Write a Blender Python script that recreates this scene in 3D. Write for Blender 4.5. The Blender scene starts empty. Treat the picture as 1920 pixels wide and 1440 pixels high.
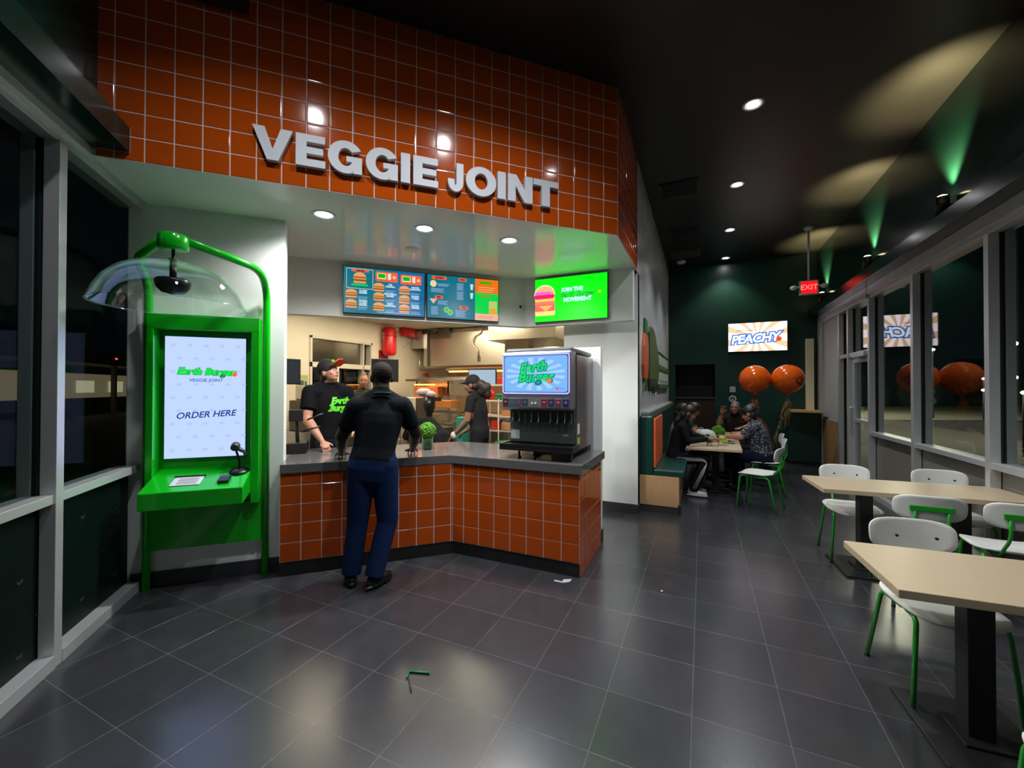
import bpy, bmesh, math, random
import numpy as np
from mathutils import Vector, Matrix, Euler
random.seed(7)
RS = np.random.RandomState(7)
C = bpy.context.scene.collection
SC = bpy.context.scene
PI = math.pi

# ------------------------------------------------------------------ camera, world, exposure
def set_camera():
    yaw, pitch, roll = math.radians(24.7136), math.radians(0.5328), math.radians(0.1141)
    fwd = Vector((-math.sin(yaw)*math.cos(pitch), math.cos(yaw)*math.cos(pitch), math.sin(pitch)))
    right = Vector((math.cos(yaw), math.sin(yaw), 0))
    up = right.cross(fwd)
    r2 = right*math.cos(roll)+up*math.sin(roll); u2 = -right*math.sin(roll)+up*math.cos(roll)
    cd = bpy.data.cameras.new('camera'); cam = bpy.data.objects.new('camera', cd); C.objects.link(cam)
    m = Matrix((r2, u2, -fwd)).transposed().to_4x4(); m.translation = Vector((0, 0, 1.5))
    cam.matrix_world = m
    cd.sensor_width = 36; cd.lens = 36*775.15/1920; cd.clip_start = .02; cd.clip_end = 300
    SC.camera = cam
set_camera()
w = bpy.data.worlds.new('night'); SC.world = w; w.use_nodes = True
w.node_tree.nodes['Background'].inputs[0].default_value = (.10, .13, .2, 1)
w.node_tree.nodes['Background'].inputs[1].default_value = .012
SC.view_settings.view_transform = 'Standard'; SC.view_settings.look = 'None'
SC.view_settings.exposure = 0; SC.view_settings.gamma = 1; SC.view_settings.use_curve_mapping = False
SC.cycles.use_denoising = True
SC.cycles.max_bounces = 8; SC.cycles.transparent_max_bounces = 24
SC.cycles.sample_clamp_indirect = 4.0
SC.cycles.caustics_refractive = False

# light levels in one place
L_CEIL, L_SOFFIT, L_KITCHEN, L_SCONCE, L_SCREEN = 135, 118, 16, 42, 1.1

# ------------------------------------------------------------------ helpers
S2 = math.sqrt(.5)
def uv(u, v, z=0): return Vector(((u-v)*S2, (u+v)*S2, z))
DIAG = Matrix.Rotation(PI/4, 4, 'Z')

def lin(c):
    return tuple(((x/255)/12.92 if x/255 <= .04045 else ((x/255+.055)/1.055)**2.4) for x in c)
_m = {}
def mat(name, col=(.5, .5, .5), rough=.5, metal=0, noise=0, nscale=20, bump=0, bscale=80, coat=0, spec=.5, rvar=0):
    if name in _m: return _m[name]
    m = bpy.data.materials.new(name); m.use_nodes = True; nt = m.node_tree; b = nt.nodes['Principled BSDF']
    b.inputs['Base Color'].default_value = (*col, 1); b.inputs['Roughness'].default_value = rough
    b.inputs['Metallic'].default_value = metal; b.inputs['Coat Weight'].default_value = coat
    b.inputs['Specular IOR Level'].default_value = spec
    tc = nt.nodes.new('ShaderNodeTexCoord')
    if noise:
        n = nt.nodes.new('ShaderNodeTexNoise'); n.inputs['Scale'].default_value = nscale; n.inputs['Detail'].default_value = 4
        nt.links.new(tc.outputs['Object'], n.inputs['Vector'])
        mx = nt.nodes.new('ShaderNodeMix'); mx.data_type = 'RGBA'
        mx.inputs['A'].default_value = (*[max(0, c*(1-noise)) for c in col], 1)
        mx.inputs['B'].default_value = (*[min(1, c*(1+noise)) for c in col], 1)
        nt.links.new(n.outputs['Fac'], mx.inputs['Factor']); nt.links.new(mx.outputs['Result'], b.inputs['Base Color'])
    if rvar:
        n = nt.nodes.new('ShaderNodeTexNoise'); n.inputs['Scale'].default_value = 3; n.inputs['Detail'].default_value = 5
        nt.links.new(tc.outputs['Object'], n.inputs['Vector'])
        mr = nt.nodes.new('ShaderNodeMapRange'); mr.inputs['To Min'].default_value = rough-rvar; mr.inputs['To Max'].default_value = rough+rvar
        nt.links.new(n.outputs['Fac'], mr.inputs['Value']); nt.links.new(mr.outputs['Result'], b.inputs['Roughness'])
    if bump:
        n = nt.nodes.new('ShaderNodeTexNoise'); n.inputs['Scale'].default_value = bscale; n.inputs['Detail'].default_value = 3
        nt.links.new(tc.outputs['Object'], n.inputs['Vector'])
        bp = nt.nodes.new('ShaderNodeBump'); bp.inputs['Strength'].default_value = bump; bp.inputs['Distance'].default_value = .01
        nt.links.new(n.outputs['Fac'], bp.inputs['Height']); nt.links.new(bp.outputs['Normal'], b.inputs['Normal'])
    _m[name] = m; return m
def emis(name, col, strength=1.0, gloss=False):
    if name in _m: return _m[name]
    m = bpy.data.materials.new(name); m.use_nodes = True; b = m.node_tree.nodes['Principled BSDF']
    b.inputs['Base Color'].default_value = (.01, .01, .01, 1); b.inputs['Roughness'].default_value = .3
    b.inputs['Emission Color'].default_value = (*col, 1); b.inputs['Emission Strength'].default_value = strength
    _m[name] = m; return m
def glass(name, tint=(.9, .95, .93), ior=1.5, rough=0.0, boost=1.0, R0=None, graz=.9):
    if name in _m: return _m[name]
    m = bpy.data.materials.new(name); m.use_nodes = True; nt = m.node_tree; nt.nodes.clear()
    o = nt.nodes.new('ShaderNodeOutputMaterial'); t = nt.nodes.new('ShaderNodeBsdfTransparent'); g = nt.nodes.new('ShaderNodeBsdfGlossy')
    lw = nt.nodes.new('ShaderNodeLayerWeight'); lw.inputs[0].default_value = .5
    pw = nt.nodes.new('ShaderNodeMath'); pw.operation = 'POWER'; pw.inputs[1].default_value = 5
    f = nt.nodes.new('ShaderNodeMath'); f.operation = 'MULTIPLY_ADD'; f.inputs[1].default_value = graz; f.inputs[2].default_value = R0 if R0 is not None else (ior-1)**2/(ior+1)**2
    nt.links.new(lw.outputs['Facing'], pw.inputs[0]); nt.links.new(pw.outputs[0], f.inputs[0]); mx = nt.nodes.new('ShaderNodeMixShader')
    t.inputs[0].default_value = (*tint, 1); g.inputs['Roughness'].default_value = rough; g.inputs[0].default_value = (boost, boost, boost, 1)
    nt.links.new(f.outputs[0], mx.inputs[0]); nt.links.new(t.outputs[0], mx.inputs[1]); nt.links.new(g.outputs[0], mx.inputs[2])
    nt.links.new(mx.outputs[0], o.inputs[0]); _m[name] = m; return m
def wood(name, c1, c2, scale=6, rough=.45, stretch=(1, 12, 12)):
    if name in _m: return _m[name]
    m = bpy.data.materials.new(name); m.use_nodes = True; nt = m.node_tree; b = nt.nodes['Principled BSDF']
    tc = nt.nodes.new('ShaderNodeTexCoord'); mp = nt.nodes.new('ShaderNodeMapping'); mp.inputs['Scale'].default_value = stretch
    n = nt.nodes.new('ShaderNodeTexNoise'); n.inputs['Scale'].default_value = scale; n.inputs['Detail'].default_value = 6
    cr = nt.nodes.new('ShaderNodeMix'); cr.data_type = 'RGBA'; cr.inputs['A'].default_value = (*c1, 1); cr.inputs['B'].default_value = (*c2, 1)
    nt.links.new(tc.outputs['Object'], mp.inputs[0]); nt.links.new(mp.outputs[0], n.inputs['Vector']); nt.links.new(n.outputs['Fac'], cr.inputs['Factor'])
    nt.links.new(cr.outputs['Result'], b.inputs['Base Color']); b.inputs['Roughness'].default_value = rough
    _m[name] = m; return m

INV = {}
def thing(name, label, cat, loc=(0, 0, 0), rotz=0, group=None):
    o = bpy.data.objects.new(name, None); C.objects.link(o); o.location = loc; o.rotation_euler = (0, 0, rotz)
    o.empty_display_size = .1
    o['label'] = label; o['category'] = cat
    if group: o['group'] = group
    INV[o.name] = (Matrix.Translation(Vector(loc)) @ Matrix.Rotation(rotz, 4, 'Z')).inverted()
    return o
def dup(root, loc, rotz, label, group=None):
    r = root.copy(); C.objects.link(r); r.location = loc; r.rotation_euler = (0, 0, rotz); r['label'] = label
    if group: r['group'] = group
    def rec(a, b):
        for ch in a.children:
            c = ch.copy(); C.objects.link(c); c.parent = b; rec(ch, c)
    rec(root, r); return r

class MB:
    def __init__(s, T=None): s.v = []; s.f = []; s.m = []; s.s = []; s.T = T
    def add(s, vs, fs, m=0, smooth=False, T=None):
        n = len(s.v)
        for p in vs:
            p = Vector(p)
            if T is not None: p = T @ p
            if s.T is not None: p = s.T @ p
            s.v.append(p)
        fl = (s.T is not None and s.T.determinant() < 0) != (T is not None and T.determinant() < 0)
        for f in fs: s.f.append([i+n for i in (f[::-1] if fl else f)]); s.m.append(m); s.s.append(smooth)
        return s
    def box(s, a, b, m=0, T=None):
        x0, y0, z0 = [min(p, q) for p, q in zip(a, b)]; x1, y1, z1 = [max(p, q) for p, q in zip(a, b)]
        vs = [(x0, y0, z0), (x1, y0, z0), (x1, y1, z0), (x0, y1, z0), (x0, y0, z1), (x1, y0, z1), (x1, y1, z1), (x0, y1, z1)]
        return s.add(vs, [(0, 3, 2, 1), (4, 5, 6, 7), (0, 1, 5, 4), (1, 2, 6, 5), (2, 3, 7, 6), (3, 0, 4, 7)], m, False, T)
    def prism(s, poly, z0, z1, m=0, T=None, smooth=False):
        n = len(poly); vs = [(p[0], p[1], z0) for p in poly]+[(p[0], p[1], z1) for p in poly]
        fs = [tuple(range(n))[::-1], tuple(range(n, 2*n))]
        s.add(vs, fs, m, False, T); k = len(s.v)-2*n
        for i in range(n):
            j = (i+1) % n; s.f.append([k+i, k+j, k+n+j, k+n+i]); s.m.append(m); s.s.append(smooth)
        return s
    def tube(s, pts, r, m=0, seg=10, rnd=0, closed=False, T=None, caps=True):
        pts = [Vector(p) for p in pts]
        if rnd:
            q = [pts[0]]
            for i in range(1, len(pts)-1):
                a, b, c = pts[i-1], pts[i], pts[i+1]
                d = min(rnd, (a-b).length*.49, (c-b).length*.49)
                p0 = b+(a-b).normalized()*d; p2 = b+(c-b).normalized()*d
                for k in range(7):
                    t = k/6; q.append(p0*(1-t)**2+b*2*t*(1-t)+p2*t*t)
            q.append(pts[-1]); pts = q
        rr = r if isinstance(r, (list, tuple)) else None
        n = len(pts); vs = []; up = None
        for i, p in enumerate(pts):
            if closed: d = pts[(i+1) % n]-pts[i-1]
            else: d = pts[min(i+1, n-1)]-pts[max(i-1, 0)]
            d.normalize()
            if up is None:
                up = Vector((0, 0, 1)) if abs(d.z) < .9 else Vector((1, 0, 0))
            a = d.cross(up).normalized(); up = a.cross(d).normalized()
            ri = rr[i] if rr and i < len(rr) else (rr[-1] if rr else r)
            for k in range(seg):
                t = 2*PI*k/seg; vs.append(p+(a*math.cos(t)+up*math.sin(t))*ri)
        fs = []
        for i in range(n if closed else n-1):
            j = (i+1) % n
            for k in range(seg):
                l = (k+1) % seg; fs.append((i*seg+k, i*seg+l, j*seg+l, j*seg+k))
        s.add(vs, fs, m, True, T)
        if caps and not closed:
            b = len(s.v)-n*seg
            s.f.append([b+k for k in range(seg)][::-1]); s.m.append(m); s.s.append(False)
            s.f.append([b+(n-1)*seg+k for k in range(seg)]); s.m.append(m); s.s.append(False)
        return s
    def cyl(s, a, b, r0, r1=None, m=0, seg=20, T=None):
        r1 = r0 if r1 is None else r1
        return s.tube([a, b], [r0, r1], m, seg, T=T)
    def lathe(s, prof, c=(0, 0, 0), m=0, seg=32, T=None, ang=(0, 2*PI)):
        c = Vector(c); vs = []; n = len(prof); full = abs(ang[1]-ang[0]-2*PI) < 1e-6; ns = seg if full else seg+1
        for k in range(ns):
            t = ang[0]+(ang[1]-ang[0])*k/seg
            for r, z in prof: vs.append(c+Vector((r*math.cos(t), r*math.sin(t), z)))
        fs = []
        for k in range(seg):
            l = (k+1) % ns
            for i in range(n-1): fs.append((k*n+i, l*n+i, l*n+i+1, k*n+i+1))
        return s.add(vs, fs, m, True, T)
    def ball(s, c, r, m=0, seg=24, T=None, jit=0):
        if not isinstance(r, (tuple, list)): r = (r, r, r)
        c = Vector(c); vs = []; rings = max(6, seg//2); fs = []
        for i in range(rings+1):
            ph = PI*i/rings
            for k in range(seg):
                t = 2*PI*k/seg; q = 1+(random.uniform(-jit, jit) if jit and 0 < i < rings else 0)
                vs.append(c+Vector((r[0]*q*math.sin(ph)*math.cos(t), r[1]*q*math.sin(ph)*math.sin(t), r[2]*q*math.cos(ph))))
        for i in range(rings):
            for k in range(seg):
                l = (k+1) % seg; fs.append((i*seg+k, (i+1)*seg+k, (i+1)*seg+l, i*seg+l))
        return s.add(vs, fs, m, True, T)
    def panel(s, w, h, th, m=0, n=4.0, T=None, f=lambda x, y: 0, seg=40, rings=6):
        """rounded plate in local xy (superellipse outline), bent by f(x,y) in z"""
        vs = []; fs = []
        out = []
        for k in range(seg):
            t = 2*PI*k/seg; c, q = math.cos(t), math.sin(t)
            out.append((w/2*math.copysign(abs(c)**(2/n), c), h/2*math.copysign(abs(q)**(2/n), q)))
        for side in (1, -1):
            vs.append((0, 0, f(0, 0)+side*th/2))
            for i in range(1, rings+1):
                r = i/rings
                for x, y in out: vs.append((x*r, y*r, f(x*r, y*r)+side*th/2))
        N = 1+rings*seg
        for sd in (0, 1):
            o = sd*N
            for k in range(seg):
                l = (k+1) % seg
                t = (o, o+1+k, o+1+l); fs.append(t if sd == 0 else t[::-1])
                for i in range(rings-1):
                    a = o+1+i*seg; q = (a+k, a+seg+k, a+seg+l, a+l); fs.append(q if sd == 0 else q[::-1])
        a = 1+(rings-1)*seg
        for k in range(seg):
            l = (k+1) % seg; fs.append((a+k, N+a+k, N+a+l, a+l))
        s.add(vs, fs, m, False, T)
        return s
    def mesh(s, name, mats, M=None):
        me = bpy.data.meshes.new(name)
        vs = [(M @ p if M is not None else p)[:] for p in s.v]
        me.from_pydata(vs, [], s.f); me.update()
        for x in (mats if isinstance(mats, (list, tuple)) else [mats]): me.materials.append(x)
        me.polygons.foreach_set('material_index', s.m); me.polygons.foreach_set('use_smooth', s.s)
        return me
def finish(o, bevel=0, kind=None, label=None, group=None, subsurf=0):
    if bevel:
        b = o.modifiers.new('bevel', 'BEVEL'); b.width = bevel; b.segments = 2; b.limit_method = 'ANGLE'; b.angle_limit = .6
        b.harden_normals = False
    if subsurf:
        b = o.modifiers.new('sub', 'SUBSURF'); b.levels = subsurf; b.render_levels = subsurf
    if kind: o['kind'] = kind
    if label: o['label'] = label
    if group: o['group'] = group
    return o
def root_inv(p):
    while p.name not in INV: p = p.parent
    return INV[p.name]
def part(name, mb, mats, parent, world=False, bevel=0, **k):
    me = mb.mesh(name, mats, root_inv(parent) if world else None)
    o = bpy.data.objects.new(name, me); C.objects.link(o); o.parent = parent
    return finish(o, bevel, **k)
def struct(name, mb, mats, bevel=0, kind='structure'):
    o = bpy.data.objects.new(name, mb.mesh(name, mats)); C.objects.link(o); return finish(o, bevel, kind)
def solo(name, mb, mats, label, cat, bevel=0, group=None, kind=None):
    xs = [p.x for p in mb.v]; ys = [p.y for p in mb.v]; zs = [p.z for p in mb.v]
    c = Vector(((min(xs)+max(xs))/2, (min(ys)+max(ys))/2, min(zs)))
    o = bpy.data.objects.new(name, mb.mesh(name, mats, Matrix.Translation(-c))); C.objects.link(o); o.location = c
    INV[o.name] = Matrix.Translation(-c)
    o['label'] = label; o['category'] = cat
    return finish(o, bevel, kind, None, group)

def text_geo(s, size, offset=0, shear=0, spacing=1.0):
    cu = bpy.data.curves.new('t', 'FONT'); cu.body = s; cu.size = size; cu.offset = offset; cu.shear = shear; cu.space_character = spacing
    cu.align_x = 'CENTER'; cu.align_y = 'CENTER'; cu.resolution_u = 3
    o = bpy.data.objects.new('t', cu); C.objects.link(o)
    dg = bpy.context.evaluated_depsgraph_get(); dg.update()
    e = o.evaluated_get(dg); me = e.to_mesh()
    vs = [v.co.copy() for v in me.vertices]; fs = [list(p.vertices) for p in me.polygons]
    e.to_mesh_clear(); bpy.data.objects.remove(o); bpy.data.curves.remove(cu)
    return vs, fs
class Disp:
    """flat artwork on a plane: local x right, z up, facing -y"""
    def __init__(s): s.mb = MB(); s.cols = []; s.layer = 0
    def c(s, col):
        if col not in s.cols: s.cols.append(col)
        return s.cols.index(col)
    def poly(s, pts, col, layer=None):
        l = s.layer if layer is None else layer
        s.mb.add([(x, -l*.0007, z) for x, z in pts], [tuple(range(len(pts)))], s.c(col))
    def rect(s, x0, z0, x1, z1, col, layer=0): s.poly([(x0, z0), (x1, z0), (x1, z1), (x0, z1)], col, layer)
    def rrect(s, x0, z0, x1, z1, r, col, layer=0):
        p = []
        for cx, cz, a0 in ((x1-r, z0+r, -90), (x1-r, z1-r, 0), (x0+r, z1-r, 90), (x0+r, z0+r, 180)):
            for k in range(7):
                t = math.radians(a0+15*k); p.append((cx+r*math.cos(t), cz+r*math.sin(t)))
        s.poly(p, col, layer)
    def ell(s, x, z, rx, rz, col, layer=0, a0=0, a1=360):
        n = 24; p = [(x+rx*math.cos(math.radians(a0+(a1-a0)*k/n)), z+rz*math.sin(math.radians(a0+(a1-a0)*k/n))) for k in range(n+(0 if a1-a0 == 360 else 1))]
        s.poly(p, col, layer)
    def text(s, t, x, z, size, col, layer=1, bold=0, shear=0, rot=0, spacing=1.0, sx=1.0):
        vs, fs = text_geo(t, size, bold, shear, spacing); c, q = math.cos(rot), math.sin(rot)
        s.mb.add([(x+v.x*sx*c-v.y*q, -layer*.0007, z+v.x*sx*q+v.y*c) for v in vs], fs, s.c(col))
    def burger(s, x, z, w, h, layer=2):
        s.rrect(x-w/2, z-h/2, x+w/2, z-h*.22, h*.12, (235, 170, 105), layer)
        s.rrect(x-w*.52, z-h*.30, x+w*.52, z-h*.12, h*.06, (150, 60, 50), layer+1)
        s.rrect(x-w*.5, z-h*.16, x+w*.5, z-h*.04, h*.05, (250, 170, 40), layer+2)
        s.rrect(x-w*.54, z-h*.08, x+w*.54, z+h*.04, h*.05, (90, 190, 60), layer+3)
        s.rrect(x-w*.5, z-h*.0, x+w*.5, z+h*.12, h*.05, (225, 40, 60), layer+4)
        s.ell(x, z+h*.1, w/2, h*.4, (240, 175, 110), layer+5, 0, 180)
    def build(s, name, parent, strength, matrix=None, lit=True, white=1.0):
        mats = []
        for c in s.cols:
            st_ = strength*(white if min(c) > 230 else 1)
            key = 'screen_%d_%d_%d_%d' % (*c, int(st_*100))
            mats.append(emis(key, lin(c), st_) if lit else mat('print_%d_%d_%d' % c, lin(c), .5))
        if matrix is not None: s.mb.v = [matrix @ p for p in s.mb.v]
        return part(name, s.mb, mats, parent)
# ------------------------------------------------------------------ materials
def floor_mat():
    m = bpy.data.materials.new('charcoal_floor_tile'); m.use_nodes = True; nt = m.node_tree; b = nt.nodes['Principled BSDF']; L = nt.links
    tc = nt.nodes.new('ShaderNodeTexCoord'); mp = nt.nodes.new('ShaderNodeMapping'); mp.inputs['Location'].default_value = (.43+.3835*40, -1.736+.38*40, 0)
    br = nt.nodes.new('ShaderNodeTexBrick'); br.offset = 0; br.squash = 1; br.inputs['Scale'].default_value = 1
    br.inputs['Brick Width'].default_value = .3835; br.inputs['Row Height'].default_value = .379; br.inputs['Mortar Size'].default_value = .0022
    br.inputs['Mortar Smooth'].default_value = .3; br.inputs['Bias'].default_value = 0
    br.inputs['Color1'].default_value = (.036, .0365, .043, 1); br.inputs['Color2'].default_value = (.048, .0485, .056, 1); br.inputs['Mortar'].default_value = (.13, .125, .13, 1)
    L.new(tc.outputs['Object'], mp.inputs[0]); L.new(mp.outputs[0], br.inputs[0])
    n = nt.nodes.new('ShaderNodeTexNoise'); n.inputs['Scale'].default_value = 1.2; n.inputs['Detail'].default_value = 6; L.new(tc.outputs['Object'], n.inputs[0])
    n2 = nt.nodes.new('ShaderNodeTexNoise'); n2.inputs['Scale'].default_value = 9; n2.inputs['Detail'].default_value = 6; L.new(tc.outputs['Object'], n2.inputs[0])
    mx = nt.nodes.new('ShaderNodeMix'); mx.data_type = 'RGBA'; mx.blend_type = 'MULTIPLY'; mx.inputs['Factor'].default_value = .5
    L.new(br.outputs['Color'], mx.inputs['A']); L.new(n2.outputs['Fac'], mx.inputs['B']); L.new(mx.outputs['Result'], b.inputs['Base Color'])
    mr = nt.nodes.new('ShaderNodeMapRange'); mr.inputs['To Min'].default_value = .20; mr.inputs['To Max'].default_value = .30
    L.new(n.outputs['Fac'], mr.inputs[0]); L.new(mr.outputs[0], b.inputs['Roughness'])
    iv = nt.nodes.new('ShaderNodeMath'); iv.operation = 'SUBTRACT'; iv.inputs[0].default_value = 1; L.new(br.outputs['Fac'], iv.inputs[1])
    bp = nt.nodes.new('ShaderNodeBump'); bp.inputs['Strength'].default_value = .5; bp.inputs['Distance'].default_value = .002
    L.new(iv.outputs[0], bp.inputs['Height']); L.new(bp.outputs[0], b.inputs['Normal'])
    b.inputs['Specular IOR Level'].default_value = .95
    return m
M_floor = floor_mat()
M_tile = mat('orange_glazed_tile', (.46, .070, .005), .10, noise=.10, nscale=1.5, coat=.3, spec=.35)
M_grout = mat('pale_grout', (.72, .60, .54), .8, noise=.12, nscale=40)
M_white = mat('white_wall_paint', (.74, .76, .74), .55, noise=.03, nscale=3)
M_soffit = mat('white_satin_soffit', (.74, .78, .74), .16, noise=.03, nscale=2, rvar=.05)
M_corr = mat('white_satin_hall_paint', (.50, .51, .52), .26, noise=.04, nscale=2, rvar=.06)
M_black = mat('black_ceiling_paint', (.0075, .0075, .007), .42, noise=.2, nscale=5)
M_green = mat('dark_green_wall_paint', (.006, .040, .030), .35, noise=.15, nscale=2, bump=.15, bscale=14)
M_gloss = mat('glossy_dark_green_paint', (.004, .024, .018), .20, noise=.15, nscale=2, rvar=.06)
M_alu = mat('brushed_aluminium', (.62, .63, .64), .38, .6, noise=.05, nscale=6)
M_rubber = mat('black_rubber', (.01, .01, .012), .6)
M_base = mat('charcoal_baseboard', (.028, .028, .032), .5, noise=.1)
M_kwall = mat('cream_kitchen_panel', (.72, .66, .52), .45, noise=.05, nscale=3)
M_glass = glass('window_glass', (.80, .86, .84), R0=.075)
M_glass2 = glass('tinted_window_glass', (.72, .78, .76), R0=.006, graz=.04)
M_spand = mat('dark_green_lower_panel', (.0015, .007, .005), .45, noise=.3, nscale=7, spec=.15)
M_knee = mat('beige_lower_panel', (.17, .155, .13), .30, noise=.08, nscale=3)
M_steel = mat('stainless_steel', (.55, .53, .50), .28, 1.0, noise=.06, nscale=4, rvar=.06)

# ------------------------------------------------------------------ tile helper: real bevelled tiles standing on a grout bed
def tiles(mb, O, ax, W, z0, z1, pitch, start=0.0, pz=None, tilt=.0035, th=.0032):
    """O origin on the plane, ax unit direction along it, outward normal is ax rotated clockwise"""
    O = Vector(O); ax = Vector(ax).normalized(); nrm = Vector((ax.y, -ax.x, 0)); pz = pz or pitch; g = .0034
    mb.add([O+ax*0+Vector((0, 0, z0)), O+ax*W+Vector((0, 0, z0)), O+ax*W+Vector((0, 0, z1)), O+Vector((0, 0, z1))], [(0, 1, 2, 3)], 1)
    xs = []; x = start
    while x > 0: x -= pitch
    while x < W-.012:
        a, b = max(x, 0), min(x+pitch, W)
        if b-a > .012: xs.append((a+g, b-g))
        x += pitch
    z = z0
    while z < z1-.012:
        za, zb = z+g, min(z+pz, z1)-g; z += pz
        for a, b in xs:
            tx, tz = RS.uniform(-tilt, tilt), RS.uniform(-tilt, tilt)
            cx, cz = (a+b)/2, (za+zb)/2; vs = []
            for ins, dep in ((0, 0), (.0004, th*.55), (.002, th*.9), (.0055, th)):
                for qx, qz in ((a+ins, za+ins), (b-ins, za+ins), (b-ins, zb-ins), (a+ins, zb-ins)):
                    d = dep+((qx-cx)*tx+(qz-cz)*tz if dep > th*.8 else 0)
                    vs.append(O+ax*qx+nrm*d+Vector((0, 0, qz)))
            fs = []
            for r in range(3):
                for k in range(4):
                    l = (k+1) % 4; fs.append((r*4+k, r*4+l, r*4+4+l, r*4+4+k))
            fs.append((12, 13, 14, 15)); mb.add(vs, fs, 0, False)

# ------------------------------------------------------------------ shell
H1, H2, HT = 2.885, 2.9, 4.23
fl = MB(); p = [uv(-1.62, -2.0), (2.24, -2.55), (2.24, 10.6), (-5.6, 10.6), (-5.6, 3.34)]
fl.prism([(q[0], q[1]) for q in p], -.12, 0); struct('floor', fl, M_floor)
ce = MB(); p = [uv(-1.62, -2.0), (2.36, -2.55), (2.36, 10.3), (-.9, 10.3), (-.9, 3.7), uv(-1.62, 3.22)]
ce.prism([(q[0], q[1]) for q in p], HT, HT+.1); struct('ceiling', ce, M_black)

# tiled header: diagonal face and hall face
hd = MB()
hl = uv(-1.49, 3.174); hc = uv(2.192, 3.174); ax = (S2, S2, 0); W = (hc-hl).length
tiles(hd, hl, ax, W, H1, HT, .1497, W % .1497)
tiles(hd, (hc.x, hc.y, 0), (0, 1, 0), 1.245, H1, HT, .1556, 0, .1497)
hd.prism([tuple((hl+Vector((-.08, -.08, 0)))[:2]), (hc.x-.004, hc.y+.004), (hc.x-.004, 5.04), (hc.x-.2, 5.04), (hc.x-.2, 3.95), tuple(uv(-1.6, 3.34)[:2])], H1+.081, HT, 2)
struct('wall_header', hd, [M_tile, M_grout, M_white])

sf = MB(); p = [uv(-1.62, 3.177), (hc.x-.005, hc.y+.004), (hc.x-.005, 5.25), (-4.2, 5.25), (-5.6, 3.9), (-5.6, 3.34)]
sf.prism([(q[0], q[1]) for q in p], H1, H1+.08); struct('ceiling_soffit', sf, M_soffit)
kc = MB(); kc.box((-5.6, 3.2, 2.7), (-.85, 10.6, 2.76)); 
# kitchen ceiling starts behind the menu wall
kc = MB(); kc.prism([(-5.6, 3.6), (-3.98, 3.10), (-2.05, 5.02), (-.85, 5.25), (-.85, 10.6), (-5.6, 10.6)], 2.7, 2.76); struct('ceiling_kitchen', kc, M_kwall)

# front wall holding the kiosk; wall over the service opening; pillar; hall wall
wk = MB(DIAG); wk.box((-1.62, 3.87, 0), (-.585, 4.0, H1)); struct('wall_front', wk, M_white)
bh = MB(); v = 4.90; c0 = uv(-.585, v); 
q = [uv(-1.55, v), (4.87-math.sqrt(2)*v, 4.87), (-.72, 4.87), (-.72, 4.99), (4.99-math.sqrt(2)*(v+.12), 4.99), uv(-1.55, v+.12)]
bh.prism([(a[0], a[1]) for a in q], 2.28, H1); struct('wall_menu', bh, M_white)
pr = MB(); pr.box((-1.62, 5.12, 0), (-.70, 5.25, H1)); struct('wall_pillar', pr, M_white)
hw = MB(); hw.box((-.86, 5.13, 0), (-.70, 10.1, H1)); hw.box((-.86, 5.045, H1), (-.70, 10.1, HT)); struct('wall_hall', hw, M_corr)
st = MB(); st.box((-1.42, 4.05, 0), (-.905, 4.13, 1.905)); struct('wall_stub', st, M_white, .004)
# kitchen walls
kl = MB(); 
# exterior wall x=-5.5 with the pick-up window opening y 4.48..5.80, z .95..2.31
kl.box((-5.62, 3.3, 0), (-5.5, 4.48, 2.76)); kl.box((-5.62, 5.80, 0), (-5.5, 8.3, 2.76))
kl.box((-5.62, 4.48, 0), (-5.5, 5.80, .95)); kl.box((-5.62, 4.48, 2.31), (-5.5, 5.80, 2.76)); struct('wall_kitchen_left', kl, M_kwall)
kb = MB(); kb.box((-5.62, 8.3, 0), (-3.3, 8.42, 2.76)); kb.box((-3.42, 8.42, 0), (-3.3, 10.6, 2.76)); kb.box((-3.42, 10.5, 0), (-.8, 10.6, 2.76)); struct('wall_kitchen_back', kb, M_kwall)
kd = MB(DIAG); kd.box((-1.62, 4.0, 0), (-1.5, 5.9, 2.9)); struct('wall_kitchen_side', kd, M_kwall)

# green back wall with a recessed doorway
bw = MB(); X0, X1 = -.556, .253
bw.box((-.90, 10.1, 0), (X0, 10.25, HT)); bw.box((X1, 10.1, 0), (2.36, 10.25, HT)); bw.box((X0, 10.1, 2.03), (X1, 10.25, HT)); struct('wall_back', bw, M_green)
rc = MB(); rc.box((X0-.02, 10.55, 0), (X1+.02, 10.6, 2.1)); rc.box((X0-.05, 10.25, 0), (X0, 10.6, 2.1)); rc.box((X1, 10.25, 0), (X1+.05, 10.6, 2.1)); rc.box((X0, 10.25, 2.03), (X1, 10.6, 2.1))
struct('wall_recess', rc, mat('near_black_recess_shade', (.006, .006, .006), .6))  # near-black colour stands in for the darkness of the unlit passage
dn = MB(); dn.box((X0, 10.13, 0), (X1, 10.17, 1.26), 0); dn.box((X0, 10.10, 1.26), (X1, 10.2, 1.30), 1); struct('trim_1', dn, [mat('dark_brown_panel', (.028, .020, .013), .4, noise=.2), M_base], .003)

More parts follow.
